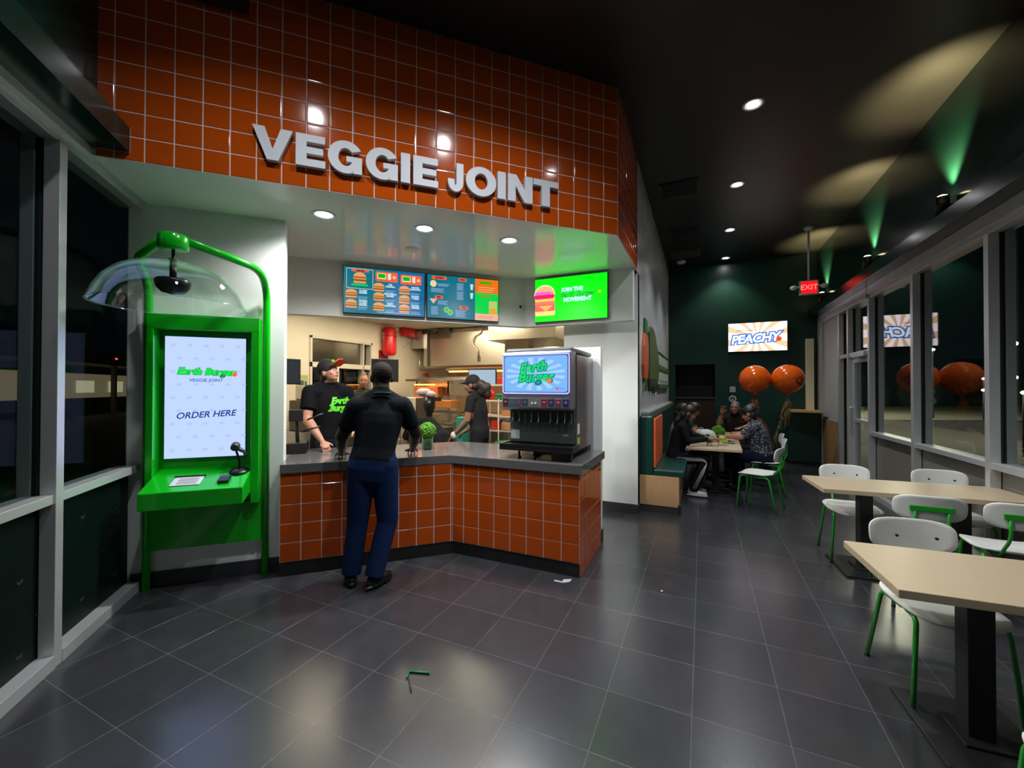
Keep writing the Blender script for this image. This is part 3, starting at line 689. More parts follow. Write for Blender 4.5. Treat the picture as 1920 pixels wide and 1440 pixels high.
labs = [(-1.585, (90, 40, 55)), (-1.522, (70, 110, 120)), (-1.462, (110, 80, 95)), (-1.402, (60, 70, 95)), (-1.225, (150, 40, 60)), (-1.162, (60, 45, 80)), (-1.100, (130, 60, 90)), (-1.035, (25, 40, 120))]
for i, (x, c_) in enumerate(labs):
    d = Disp(); d.rrect(-.026, -.034, .026, .034, .004, c_, 1); d.rect(-.026, .026, .026, .034, tuple(min(255, q_+90) for q_ in c_), 2)
    if i == 7: d.ell(0, 0, .014, .014, (220, 220, 230), 2); d.poly([(-.014, 0), (.014, .004), (.010, .012), (-.010, .012)], (210, 30, 50), 3); d.poly([(-.014, -.003), (.014, 0), (.010, -.012), (-.010, -.012)], (30, 60, 180), 3)
    elif i in (0, 4, 6): d.ell(0, .002, .015, .010, (200, 60, 80), 2); d.rect(-.012, -.001, .012, .005, (230, 220, 225), 3)
    else: d.ell(0, .0, .014, .012, (110, 120, 160), 2)
    d.build('flavour_label', dp, .35, INV[dp.name] @ Matrix.Translation((x+.008, 3.294, 1.378)))
dpart('water_buttons', lambda m_: [m_.cyl((x, 3.296, 1.37), (x, 3.290, 1.37), .009) for x in (-1.325, -1.295)], M_trim)
for x in (-1.555, -1.492, -1.432, -1.375, -1.31, -1.20, -1.135, -1.07, -1.01):
    nz = dpart('nozzle', lambda m_: m_.lathe([(0, 1.30), (.022, 1.30), (.02, 1.325), (0, 1.33)], (x+.01, 3.36, 0), seg=16), M_bk)
    dpart('lever', lambda m_: m_.tube([(x+.01, 3.372, 1.31), (x+.01, 3.385, 1.23), (x+.01, 3.36, 1.195)], .0035, rnd=.02, seg=8), M_steel, parent=nz)
def tray(m_):
    m_.box((-1.605, 3.225, .965), (-.95, 3.44, .985), 0); m_.box((-1.605, 3.225, .985), (-.95, 3.24, 1.02)); m_.box((-1.605, 3.24, .985), (-1.59, 3.44, 1.02)); m_.box((-.965, 3.24, .985), (-.95, 3.44, 1.02))
    for k in range(24): m_.box((-1.585+k*.0262, 3.245, 1.004), (-1.573+k*.0262, 3.43, 1.010))
dpart('drip_tray', tray, M_bk, .003)
for x, y in ((-1.46, 3.33), (-1.0, 3.36), (-1.02, 3.96), (-1.56, 3.96)): dpart('leg', lambda m_: m_.lathe([(0, .89), (.02, .89), (.02, .90), (.011, .905), (.011, .966), (0, .966)], (x, y, 0), seg=14), M_steel)
dpart('undertray_hose', lambda m_: (m_.box((-1.33, 3.33, .93), (-1.15, 3.5, .965)), m_.tube([(-1.33, 3.40, .95), (-1.35, 3.40, .905), (-1.35, 3.6, .897)], .012, rnd=.02)), M_bk)
def sticker(mx, z0, z1, y0, y1, col, nm): dpart(nm, lambda m_: m_.box((-.975, y0, z0), (-.9735, y1, z1)), mat(nm+'_paper', col, .5))
sticker(0, 1.10, 1.19, 3.47, 3.53, (.75, .75, .75), 'white_sticker'); sticker(0, 1.01, 1.07, 3.47, 3.53, (.45, .65, .05), 'yellow_sticker')
dpart('notice', lambda m_: m_.box((-1.575, 3.402, 1.045), (-1.49, 3.4045, 1.125)), mat('notice_paper', (.33, .37, .40), .5)); dpart('maker_badge', lambda m_: m_.ball((-1.06, 3.404, 1.09), (.028, .002, .012), 0, 16), mat('badge_silver', (.12, .13, .13), .4))

# ------------------------------------------------------------------ screens
def screen_thing(label, loc, rot, w, h, th=.05):
    t = thing('menu_screen', label, 'screen', loc, rot)
    m_ = MB(); m_.box((-w/2, -th/2, -h/2), (w/2, th/2, h/2)); part('casing', m_, mat('screen_bezel'), t, bevel=.003)
    return t
TEAL, TEAL2, WHT, ORG = (0, 118, 142), (0, 110, 165), (205, 235, 250), (250, 105, 55)
w, h = .885, .52
t = screen_thing('left menu board screen with burger pictures over the counter', tuple(uv(.270, 4.868, 2.572)), PI/4, w, h)
d = Disp(); s_ = .445; x0, x1, z0, z1 = -w/2+.008, w/2-.008, -h/2+.008, h/2-.008
d.rect(x0, z0, x1, z1, TEAL, 0); d.rect(x0+.55*(x1-x0), z0, x1, z1, TEAL2, 1)
def P(px, py): return x0+(x1-x0)*px, z1-(z1-z0)*py
def bx(a, b, c_, e_, col, l=2, r=.008): X, Z = P(a, b); X2, Z2 = P(c_, e_); d.rrect(X, Z2, X2, Z, r, col, l)
def bg(a, b, ww, hh, l=3): X, Z = P(a, b); d.burger(X, Z, ww*(x1-x0), hh*(z1-z0), l)
def tx(s, a, b, sz, col=WHT, l=3, bold=.0019): X, Z = P(a, b); d.text(s, X, Z, sz, col, l, bold)
def lines(a, b, n, ww, col=(140, 190, 240), dz=.025):
    for k in range(n):
        X, Z = P(a, b+k*dz); q_ = ww*(1-.25*((k*7) % 3)/3); d.rect(X, Z-.0035, X+q_*(x1-x0), Z+.0015, col, 3)
bx(.03, .03, .35, .47, (200, 200, 190), 2); bx(.037, .045, .343, .455, TEAL, 3); bx(.09, .05, .30, .10, ORG, 4); bg(.19, .23, .15, .24, 5); bx(.09, .36, .29, .41, (0, 210, 90), 4)
tx('DELUXE', .195, .077, .022, (120, 20, 20), 6)
bx(.38, .05, .655, .27, ORG, 3, .014); bx(.69, .07, .96, .29, ORG, 3, .014)
for a, b in ((.38, .05), (.69, .07)):
    bx(a+.03, b+.05, a+.12, b+.14, (0, 190, 20), 5, .006); bx(a+.02, b+.035, a+.13, b+.165, (250, 240, 190), 4, .01); bx(a+.15, b+.03, a+.19, b+.17, (245, 235, 235), 4, .004); X, Z = P(a+.23, b+.11); d.ell(X, Z, .02, .02, (255, 190, 170), 4)
for a, b, tt in ((.09, .58, 'CLASSIC|BURGER'), (.09, .80, 'DOUBLE|CLASSIC|BURGER'), (.42, .40, 'THE|ORIGINAL'), (.42, .61, 'PORTOBELLO|BURGER'), (.42, .83, 'CRISPY|SANDWICH'), (.74, .42, 'CHICK\'N|SANDWICH'), (.74, .63, 'NUGGET|& WRAP'), (.74, .84, 'CHICK\'N|TENDERS')):
    bg(a, b, .135, .185, 3)
    for k, q_ in enumerate(tt.split('|')): tx(q_, a+.14, b-.07+k*.045, .022)
    lines(a+.08, b+.06, 3, .12)
lines(.40, .95, 1, .55, WHT)
d.build('picture', t, L_SCREEN*.8, Matrix.Translation((0, -.0262, 0)))
t = screen_thing('right menu board screen with an orange and green side panel', tuple(uv(1.172, 4.868, 2.572)), PI/4, w, h)
d = Disp(); d.rect(x0, z0, x1, z1, TEAL, 0)
bx(.66, .0, 1, .34, (255, 120, 20), 1, .001); bx(.66, .34, 1, .84, (0, 225, 80), 1, .001); bx(.66, .84, 1, 1, (255, 195, 165), 1, .001)
bx(.72, .06, .90, .12, (40, 190, 0), 3); lines(.70, .2, 3, .26, (255, 215, 170), .05); bx(.75, .38, .89, .44, (140, 170, 40), 3); bx(.86, .52, .98, .84, (200, 215, 120), 3); bx(.87, .70, .97, .83, (245, 180, 50), 4); lines(.70, .90, 2, .22, (210, 120, 100), .04)
for a, b, ww in ((.06, .03, .20), (.10, .48, .11), (.42, .03, .12), (.44, .69, .12)): bx(a, b, a+ww, b+.075, ORG, 3, .012)
tx('NUGGETS', .16, .068, .022, (120, 20, 20), 5); tx('FRIES', .155, .518, .02, (120, 20, 20), 5); tx('DRINKS', .48, .068, .018, (120, 20, 20), 5); tx('SAUCES', .50, .728, .018, (120, 20, 20), 5)
X, Z = P(.08, .21); d.ell(X, Z, .038, .04, (250, 225, 170), 4); X, Z = P(.08, .60); d.poly([(X-.045, Z+.02), (X+.045, Z+.02), (X, Z-.04)], (250, 190, 160), 4)
for a, b, n, ww in ((.14, .20, 3, .16), (.05, .32, 4, .18), (.14, .60, 4, .14), (.05, .74, 8, .10), (.40, .16, 7, .10), (.40, .36, 8, .10), (.38, .80, 7, .15)): lines(a, b, n, ww, (165, 190, 240))
for q_ in (.17, .38): X, Z = P(.61, q_+.05); d.poly([(X-.02, Z+.035), (X+.02, Z+.035), (X+.013, Z-.035), (X-.013, Z-.035)], (210, 240, 225), 4)
for a, b, r_ in ((.26, .80, .032), (.31, .86, .032)): X, Z = P(a, b); d.ell(X, Z, r_, r_, (140, 235, 130), 3+int(a*20-4)); d.ell(X, Z, r_*.75, r_*.75, (60, 180, 60), 5+int(a*20-4))
d.build('picture', t, L_SCREEN*.8, Matrix.Translation((0, -.0262, 0)))
w2, h2 = .91, .54
t = screen_thing('bright green screen with a layered burger and JOIN THE movement text', (-1.449, 4.838, 2.584), 0, w2, h2)
d = Disp(); x0, x1, z0, z1 = -w2/2+.006, w2/2-.006, -h2/2+.006, h2/2-.006; d.rect(x0, z0, x1, z1, (0, 255, 10), 0)
X, Z = P(.14, .50)
bx(.0, .74, .29, .86, (250, 200, 120), 2, .02); bx(.0, .58, .29, .76, (220, 90, 95), 3, .02); X3, Z3 = P(.05, .63); d.poly([(X3, Z3), (X3+.19, Z3), (X3+.10, Z3-.07)], (255, 170, 70), 4)
bx(.0, .50, .28, .60, (225, 110, 100), 4, .02); bx(.0, .44, .29, .53, (225, 190, 60), 5, .015); bx(.0, .33, .28, .47, (240, 10, 100), 6, .02); bx(.0, .30, .24, .37, (250, 90, 180), 7, .02)
X, Z = P(.14, .38); d.ell(X, Z, .137, .125, (250, 215, 190), 5, 0, 180); d.ell(X, Z+.004, .128, .108, (245, 165, 115), 6, 0, 180)
for l, c_, b_ in ((3, (0, 200, 120), .0065), (4, (185, 255, 235), .0032)):
    d.text('JOIN THE', P(.55, 0)[0]-.015, P(0, .30)[1], .062, c_, l, b_); d.text('MOVEMENT', P(.61, 0)[0]-.005, P(0, .535)[1], .064, c_, l, b_)
d.text('Earth Burger', P(.6, 0)[0], P(0, .415)[1], .082, (0, 80, 25), 5, .0035, .3); d.text('Earth Burger', P(.6, 0)[0], P(0, .415)[1], .082, (0, 190, 50), 6, .0003, .3); d.ell(P(.90, 0)[0], P(0, .41)[1], .016, .016, (230, 170, 10), 6)
d.build('picture', t, L_SCREEN*1.3, Matrix.Translation((0, -.0262, 0)))
w3, h3 = 1.085, .615
t = screen_thing('white and peach wall screen reading PEACHY on the dark green wall', (1.048, 10.065, 2.585), 0, w3, h3)
d = Disp(); x0, x1, z0, z1 = -w3/2+.008, w3/2-.008, -h3/2+.008, h3/2-.008; d.rect(x0, z0, x1, z1, (255, 236, 240), 0)
def clip_ray(a):
    c_, q_ = math.cos(a), math.sin(a); k = min(abs(x1/c_) if abs(c_) > 1e-6 else 9, abs(z1/q_) if abs(q_) > 1e-6 else 9); return (c_*k, q_*k)
for k in range(12):
    a0, a1 = math.radians(k*30+5), math.radians(k*30+18); d.poly([(0, 0), clip_ray(a0), clip_ray((a0+a1)/2), clip_ray(a1)], (255, 206, 160), 1)
for l, c_, b_ in ((2, (30, 65, 175), .030), (3, (90, 155, 240), .018), (4, (235, 245, 255), .005)): d.text('PEACHY', -.05, -.04, .25, c_, l, b_, .25, .06, .92)
d.ell(.39, -.06, .05, .05, (240, 75, 20), 5); d.rect(-.38, .135, -.05, .145, (90, 90, 110), 3)
d.build('picture', t, L_SCREEN*1.1, Matrix.Translation((0, -.0262, 0)), white=1.5)

# ------------------------------------------------------------------ camera, exit sign, sconces
t = thing('security_camera', 'small white security camera between the menu boards and the green screen', 'security camera', (-2.07, 4.83, 2.55))
m_ = MB(); m_.box((-.02, 0, -.02), (.02, .04, .02)); part('bracket', m_, M_trim, t, bevel=.003)
m_ = MB(); m_.cyl((0, 0, 0), (.0, -.075, -.03), .022, .024); part('barrel', m_, M_trim, t)
m_ = MB(); m_.cyl((.0, -.075, -.03), (.0, -.080, -.032), .018); part('lens', m_, M_bk, t)
t = thing('exit_sign', 'red lit exit sign hanging from the black ceiling on a white pole', 'exit sign', (1.64, 8.44, HT))
m_ = MB(); m_.cyl((0, 0, 0), (0, 0, -.91), .016); m_.lathe([(0, 0), (.075, 0), (.06, -.04), (.02, -.06)]); part('pole', m_, M_trim, t)
m_ = MB(); m_.box((-.135, -.03, -1.145), (.135, .03, -.905)); part('case', m_, mat('white_exit_case', (.6, .55, .5), .4), t, bevel=.006)
d = Disp(); d.rect(-.11, -.10, .11, .10, (255, 10, 25), 0); d.text('EXIT', 0, 0, .12, (255, 120, 110), 1, .002)
d.build('face', t, 1.3, Matrix.Translation((0, -.031, -1.025)))
for sx in (-1, 1):
    m_ = MB(); m_.cyl((sx*.13, 0, -1.0), (sx*.17, 0, -1.0), .015); m_.ball((sx*.215, -.01, -1.01), (.055, .055, .038)); part('emergency_lamp', m_, M_trim, t)
M_scb = mat('dark_bronze', (.03, .025, .02), .35, .6)
for y, lb in ((5.12, 'cylinder wall lamp on the glossy green bulkhead, nearest to the camera'), (7.03, 'cylinder wall lamp on the glossy green bulkhead, middle one'), (9.35, 'cylinder wall lamp on the green bulkhead beside the exit sign')):
    t = thing('wall_lamp', lb, 'wall lamp', (2.02, y, 3.18), 0, 'up and down cylinder lamps on the right bulkhead')
    m_ = MB(); m_.lathe([(.045, -.085), (.05, -.09), (.05, .09), (.045, .085)]); m_.cyl((.03, 0, 0), (.08, 0, 0), .02); part('body', m_, M_scb, t)
    m_ = MB(); m_.ball((0, 0, -.088), (.042, .042, .022), 0, 14); m_.ball((0, 0, .088), (.042, .042, .022), 0, 14); part('lens', m_, emis('warm_lamp_lens', (1, .82, .5), 16), t)
    spot(t, (0, 0, .125), L_SCONCE*7.0, (1, .80, .38), 84, .8, .03, (PI, 0, 0), 'up_light')
    spot(t, (0, 0, -.125), L_SCONCE, (1, .88, .66), 120, .8, .03, (0, 0, 0), 'down_light')
# ------------------------------------------------------------------ tables and chairs
M_top = wood('pale_ash_laminate', (.42, .32, .20), (.50, .40, .27), 4, .35, (1.2, 14, 14))
M_ped = mat('black_pedestal_metal', (.008, .008, .009), .6)
def table(label, x, y, L, D_, rotz, peds, group, H=.70):
    t = thing('cafe_table', label, 'table', (x, y, 0), rotz, group)
    m_ = MB(); m_.box((-L/2, -D_/2, H-.035), (L/2, D_/2, H)); part('tabletop', m_, M_top, t, bevel=.003)
    for px in peds:
        a = MB(); a.box((px-.045, -.045, .02), (px+.045, .045, H-.05)); part('post', a, M_ped, t, bevel=.004)
        a = MB(); a.prism([(px-.20, -.24), (px+.20, -.24), (px+.20, .24), (px-.20, .24)], 0, .018); a.prism([(px-.08, -.10), (px+.08, -.10), (px+.08, .10), (px-.08, .10)], .018, .03); part('base_plate', a, M_ped, t, bevel=.004)
        a = MB(); a.box((px-.16, -.2, H-.05), (px+.16, .2, H-.035)); part('mount', a, M_ped, t)
    return t
GT = 'long pale wood tables beside the right windows'
table('pale wood table nearest the camera at the right edge', 1.40, 2.475, 1.42, .57, math.radians(3.5), (-.34, .42), GT)
table('pale wood table farther along the right windows, between two pairs of chairs', 1.52, 4.38, 1.33, .55, math.radians(4.5), (-.30, .31), GT)
table('pale wood table with the paper bag beside the green bench', .17, 6.70, .64, 1.18, math.radians(-2), (0,), 'tables of the seated group')
table('pale wood table behind the moss ball, by the green back wall', .22, 8.02, .64, 1.18, math.radians(-2), (0,), 'tables of the seated group')

M_cw = mat('white_moulded_ply', (.70, .70, .66), .38); M_cg = mat('green_chair_tube', (.015, .30, .02), .3, coat=.2); M_foot = mat('black_rubber')
def chair0():
    t = thing('dining_chair', 'x', 'chair', (0, 0, 0), 0)
    m_ = MB(); m_.panel(.40, .40, .014, 0, 3.6, T=Matrix.Translation((0, .0, .435)), f=lambda x, y: .010*(abs(x)/.2)**2*1.2+.02*max(0, (-y-.08)/.12)**2-.018*max(0, (y-.12)/.08)**2); o = part('seat', m_, M_cw, t); o.modifiers.new('b', 'BEVEL').width = .003
    for f in o.data.polygons: f.use_smooth = True
    R_ = Matrix.Translation((0, -.215, .700)) @ Matrix.Rotation(math.radians(-81), 4, 'X')
    m_ = MB(); m_.panel(.385, .175, .013, 0, 3.4, T=Matrix.Translation((0, -.225, .700)) @ Matrix.Rotation(math.radians(98), 4, 'X'), f=lambda x, y: .035*(1-(x/.19)**2)); o = part('backrest', m_, M_cw, t); o.modifiers.new('b', 'BEVEL').width = .003
    for f in o.data.polygons: f.use_smooth = True
    r = .0105
    for sx in (-1, 1):
        a = MB(); a.tube([(sx*.195, .185, .012), (sx*.165, .155, .418), (sx*.150, -.02, .418)], r, rnd=.04); g = part('leg', a, M_cg, t)
        a = MB(); a.cyl((sx*.1955, .1855, 0), (sx*.195, .185, .02), .012, .011); part('foot', a, M_foot, g)
        a = MB(); a.tube([(sx*.195, -.245, .012), (sx*.165, -.155, .414), (sx*.150, .0, .406)], r, rnd=.04); g = part('leg', a, M_cg, t)
        a = MB(); a.cyl((sx*.1955, -.2455, 0), (sx*.195, -.245, .02), .012, .011); part('foot', a, M_foot, g)
    a = MB()
    for sx in (-1, 1): a.tube([(sx*.10, .02, .408), (sx*.10, -.16, .408), (sx*.085, -.265, .55), (sx*.085, -.262, .69)], r*.9, rnd=.05)
    part('back_support', a, M_cg, t)
    a = MB(); a.box((-.115, -.272, .675), (.115, -.258, .712)); part('back_bracket', a, M_cg, t, bevel=.004)
    a = MB()
    for sx in (-1, 1): a.cyl((sx*.085, -.190, .705), (sx*.085, -.180, .706), .007)
    part('screws', a, M_foot, t)
    return t
ch = chair0(); used = [False]
def chair(x, y, deg, label, group):
    if not used[0]:
        used[0] = True; ch.location = (x, y, 0); ch.rotation_euler = (0, 0, math.radians(deg)); ch['label'] = label; ch['group'] = group; return ch
    return dup(ch, (x, y, 0), math.radians(deg), label, group)
GC = 'white and green chairs at the right tables'
chair(1.06, 2.74, 186, 'white chair with its back screws showing behind the nearest table', GC)
chair(1.06, 1.66, -3, 'white chair cut off at the bottom right corner under the nearest table', GC)
chair(1.205, 4.60, 180, 'white chair tucked in behind the left end of the farther table', GC)
chair(1.90, 4.66, 182, 'white chair tucked in behind the right end of the farther table', GC)
chair(1.39, 3.95, 0, 'white chair seen from behind with a green bracket, left of the pair', GC)
chair(1.86, 3.93, -4, 'white chair seen from behind at the right picture edge, green bracket', GC)
GP = 'white and green chairs at the seated group'
chair(.63, 6.03, 70, 'empty white chair with bright green legs at the end of the seated group', GP)
chair(.82, 7.0, 86, 'white chair under the person in the speckled shirt', GP)
chair(.90, 7.75, 88, 'white chair under the dark-haired person beyond the speckled shirt', GP)

# ------------------------------------------------------------------ bench
bn = thing('banquette_bench', 'long dark green padded bench on a wood base along the white wall', 'bench', (-.45, 7.5, 0))
Y0, Y1 = 5.25, 9.98
def bpart(name, a, b_, m, bev=0): m_ = MB(); m_.box(a, b_); return part(name, m_, m, bn, world=True, bevel=bev)
M_vin = mat('dark_green_vinyl', (.005, .038, .031), .32, noise=.1, nscale=6)
bpart('base_box', (-.697, Y0, .09), (-.25, Y1, .445), wood('light_oak_veneer', (.42, .24, .11), (.52, .32, .16), 5, .45, (10, 10, 1)), .002)
bpart('plinth', (-.697, Y0+.01, 0), (-.262, Y1, .09), M_base); bpart('end_foot', (-.262, Y0+.0, 0), (-.232, Y0+.06, .12), M_ped)
bpart('seat_cushion', (-.54, Y0, .446), (-.19, Y1, .525), M_vin, .018)
bpart('end_cushion', (-.697, Y0, .446), (-.541, Y0+.22, 1.165), M_vin, .022)
bpart('back_cushion', (-.697, Y0+.221, .446), (-.541, Y1, 1.16), M_vin, .02)
bpart('orange_facing', (-.5405, Y0+.03, .53), (-.515, Y0+1.0, 1.13), mat('orange_vinyl', (.75, .12, .03), .4), .012)
bpart('cap_rail', (-.699, Y0+.22, 1.166), (-.60, Y1, 1.20), mat('white_cap', (.3, .3, .28), .4), .004)

# ------------------------------------------------------------------ standing counter at the back, wall fittings, balloons, wall art
t = thing('high_counter', 'dark green standing counter with a light wood top at the back wall', 'counter', (1.8, 9.9, 0))
m_ = MB(); m_.box((1.56, 9.80, .06), (2.09, 10.085, 1.035)); part('body', m_, M_green, t, world=True)
m_ = MB(); m_.box((1.58, 9.83, 0), (2.09, 10.085, .06)); part('kick', m_, M_base, t, world=True)
m_ = MB(); m_.prism([(1.42, 9.62), (2.09, 9.50), (2.09, 10.085), (1.50, 10.085)], 1.035, 1.075); part('worktop', m_, wood('honey_wood_top', (.55, .33, .12), (.62, .42, .18), 4, .4), t, world=True, bevel=.003)
t = thing('light_switch', 'white switch plate on the dark green back wall above the round sign', 'switch', (.594, 10.095, 1.475))
m_ = MB(); m_.box((-.055, -.008, -.06), (.055, 0, .06)); part('plate', m_, mat('ivory_switch', (.45, .45, .42), .4), t, bevel=.003)
m_ = MB(); [m_.box((x-.012, -.012, -.025), (x+.012, -.008, .025)) for x in (-.025, .025)]; part('rocker', m_, mat('ivory_rocker', (.3, .3, .28), .4), t)
t = thing('round_sign', 'round white ring sign with a dark centre on the green back wall', 'sign', (.594, 10.095, 1.27))
m_ = MB(Matrix.Rotation(PI/2, 4, 'X')); m_.lathe([(.045, 0), (.045, .012), (.072, .012), (.072, 0)]); part('ring', m_, mat('white_sign_paint', (.5, .5, .48), .5), t)
m_ = MB(Matrix.Rotation(PI/2, 4, 'X')); m_.lathe([(0, .006), (.045, .006), (.045, 0)]); part('disc', m_, M_ped, t)
m_ = MB(); m_.ball((0, -.008, .016), (.009, .003, .009), 0, 10); m_.prism([(-.014, -.010), (.014, -.010), (.010, -.006), (-.010, -.006)], -.028, .006); part('figure', m_, mat('white_sign_paint'), t)

M_bal = mat('orange_balloon_rubber', (.85, .12, .005), .16, coat=.3); M_tas = mat('orange_tassel_foil', (.50, .16, .04), .35, .5, noise=.5, nscale=30); M_tas2 = mat('gold_tassel_foil', (.42, .30, .12), .3, .6, noise=.5, nscale=30)
def balloon(x, y, z, r, label, tm, zb, dx):
    t = thing('balloon', label, 'balloon', (x, y, z), 0, 'orange balloons with foil tassels')
    m_ = MB(); pr = [(0, -r*1.02), (.03, -r*1.0)]+[(r*math.sin(a), -r*math.cos(a)*(.98 if math.cos(a) > 0 else .96)) for a in [PI*k/24 for k in range(2, 25)]]
    m_.lathe(pr, seg=40); m_.cyl((0, 0, -r*.99), (0, 0, -r*1.1), .018, .028); part('bulb', m_, M_bal, t)
    m_ = MB(); rs = np.random.RandomState(int(x*100))
    for k in range(60):
        a = rs.uniform(0, 2*PI); ww = rs.uniform(.01, .07); zz = -r*1.1-rs.uniform(0, .4)*(z-r-zb); L = rs.uniform(.12, .3)
        p0 = Vector((dx*(-zz-r)/2, 0, zz)); p1 = p0+Vector((math.cos(a)*ww, math.sin(a)*ww, -L*.6)); p2 = p0+Vector((math.cos(a)*ww*1.2+dx*.1, math.sin(a)*ww*1.2, -L))
        m_.tube([p0, p1, p2], [.004, .007, .004], seg=4)
    for k in range(50):
        f = rs.rand(); zz = -r*1.1-f*(z-r*1.1-zb); a = rs.uniform(0, 2*PI); p0 = Vector((dx*f, 0, zz)); p1 = p0+Vector((math.cos(a)*.04, math.sin(a)*.04, -rs.uniform(.06, .16)))
        m_.tube([p0, p1], [.006, .004], seg=4)
    m_.tube([(0, 0, -r*1.1), (dx, 0, -(z-zb))], .004, seg=6)
    part('tassel', m_, tm, t); return t
balloon(.849, 8.5, 1.665, .252, 'orange balloon on the left of the pair, plain, with a copper tassel', M_tas, 1.05, .03)
bt = balloon(1.345, 8.5, 1.668, .252, 'orange balloon on the right of the pair, with a dark printed emblem and gold tassel', M_tas2, .62, -.20)
m_ = MB()
R_ = .2545
def onb(a, b): return Vector((R_*math.cos(b)*math.sin(a), -R_*math.cos(b)*math.cos(a), R_*math.sin(b)))
ea, eb = math.radians(38), math.radians(-6)
m_.tube([onb(ea+.30*math.cos(k/14*2*PI), eb+.22*math.sin(k/14*2*PI)) for k in range(14)], .006, closed=True, seg=6)
m_.tube([onb(ea-.34, eb-.10), onb(ea-.1, eb-.27), onb(ea+.25, eb-.25), onb(ea+.05, eb-.34), onb(ea-.34, eb-.10)], .008, seg=6)
m_.tube([onb(ea+.02, eb+.12), onb(ea-.02, eb-.08), onb(ea+.10, eb-.02)], .007, seg=6); part('emblem', m_, mat('dark_emblem_ink', (.06, .01, .005), .5), bt)

def art(name, label, cat, polys, z_off=.02):
    t = thing(name, label, cat, (-.70, polys[0][0][0][0], polys[0][0][0][1]))
    for nm, pts, m, th in [(q[2], q[0], q[1], q[3]) for q in polys]:
        m_ = MB(Matrix(((0, 0, 1, -.699), (1, 0, 0, 0), (0, 1, 0, 0), (0, 0, 0, 1)))); m_.prism(pts, 0, th); part(nm, m_, m, t, world=True, bevel=.006)
M_o = mat('carrot_orange_paint', (.50, .09, .02), .5, noise=.15); M_lg = mat('leaf_green_paint', (.02, .14, .02), .5, noise=.2); M_pk = mat('olive_green_paint', (.045, .085, .008), .6, noise=.25, nscale=8)
art('wall_cutout', 'tall carrot cutout with green top on the white wall', 'wall art',
    [([(5.52, 1.62), (5.84, 1.62), (5.96, 1.80), (5.98, 2.05), (5.88, 2.22), (5.60, 2.22), (5.50, 2.05), (5.46, 1.8)], M_o, 'carrot_body', .03), ([(5.62, 2.225), (5.84, 2.225), (5.86, 2.40), (5.62, 2.42)], M_lg, 'carrot_top', .03), ([(5.52, 1.45), (5.60, 1.615), (5.78, 1.615), (5.72, 1.46), (5.66, 1.57)], M_pk, 'drip', .03)])
art('wall_cutout', 'large olive green vegetable cutout with drips on the white wall, right of the carrot', 'wall art',
    [([(6.02, 1.62), (7.22, 1.62), (7.40, 1.9), (7.20, 2.12), (6.98, 2.20), (6.80, 2.32), (6.5, 2.38), (6.22, 2.38), (6.02, 2.28)], M_pk, 'body', .04), ([(6.03, 1.616), (6.10, 1.45), (6.2, 1.60), (6.34, 1.45), (6.5, 1.60), (6.68, 1.42), (6.85, 1.60), (7.0, 1.44), (7.2, 1.616)], mat('dark_drip_green', (.02, .045, .006), .6), 'drips', .04)])
M_bo = mat('pale_green_board', (.36, .42, .34), .5); M_bs = mat('shaded_green_board', (.07, .13, .04), .5)  # the darker green paints the shadow bands of the board
art('wall_board', 'pale board with green shadow bands on the white wall, right of the green cutout', 'wall art',
    [([(7.5, 1.56), (9.5, 1.56), (9.5, 2.10), (7.5, 2.10)], M_bo, 'board', .02), ([(7.5, 2.105), (9.5, 2.105), (9.5, 2.13), (7.5, 2.13)], M_bs, 'top_shadow_band', .035)])
bd = [o for o in bpy.data.objects if o.name.startswith('wall_board')][-1]
for z0, z1 in ((1.82, 1.90), (1.50, 1.57)):
    m_ = MB(); m_.box((-.678, 7.45, z0), (-.655, 9.55, z1)); part('green_band', m_, M_bs, bd, world=True, bevel=.003)
m_ = MB()
for k in range(9): m_.box((-.678, 7.65+k*.2, 1.64), (-.665, 7.72+k*.2+(k % 3)*.02, 1.78))
part('raised_letters', m_, mat('pale_letter', (.5, .55, .5), .5), bd, world=True)

# ------------------------------------------------------------------ food on the table of the seated group
TZ = .70
vase((.22, 7.12, TZ), 'green moss ball in a glass on the table of the seated group', .05, .07, .10, None, 5)
t = thing('paper_bag', 'crumpled white carrier bag with a dark print on the seated group table', 'bag', (.04, 6.86, TZ))
m_ = MB(); m_.ball((0, 0, .085), (.15, .11, .10), 0, 22, jit=.06); m_.ball((-.07, -.02, .12), (.07, .06, .065), 0, 14, jit=.08)
m_.v = [Vector((p.x, p.y, max(p.z, .001))) for p in m_.v]; part('bag', m_, mat('white_paper', (.50, .50, .47), .7), t)
m_ = MB(); m_.panel(.06, .05, .003, 0, 2, T=Matrix.Translation((.03, -.112, .10)) @ Matrix.Rotation(PI/2, 4, 'X')); part('print', m_, mat('dark_green_print', (.01, .06, .02), .6), t)
t = thing('paper_cup', 'white paper cup with a green leaf print at the near edge of the table', 'cup', (.085, 6.36, TZ))
m_ = MB(); m_.lathe([(0, 0), (.028, 0), (.038, .10), (.035, .10), (.026, .006), (0, .006)]); part('cup', m_, mat('white_cup_paper', (.6, .6, .56), .5), t)
m_ = MB(); m_.lathe([(.0345, .05), (.0375, .085)], ang=(-2.2, -.6), seg=10); m_.lathe([(.033, .04), (.0355, .055)], ang=(-2.6, -1.6), seg=8); part('leaf_print', m_, mat('dark_green_print'), t)
m_ = MB(); m_.box((.20, 6.46, TZ), (.33, 6.56, TZ+.02)); solo('folded_napkin', m_, mat('tan_napkin', (.40, .30, .22), .8), 'folded tan napkin beside the paper cup on the table', 'napkin', .004)
m_ = MB(); m_.box((.26, 6.70, TZ), (.42, 6.77, TZ+.012)); solo('mobile_phone', m_, M_bk, 'black phone lying on the table by the speckled shirt', 'phone', .004)
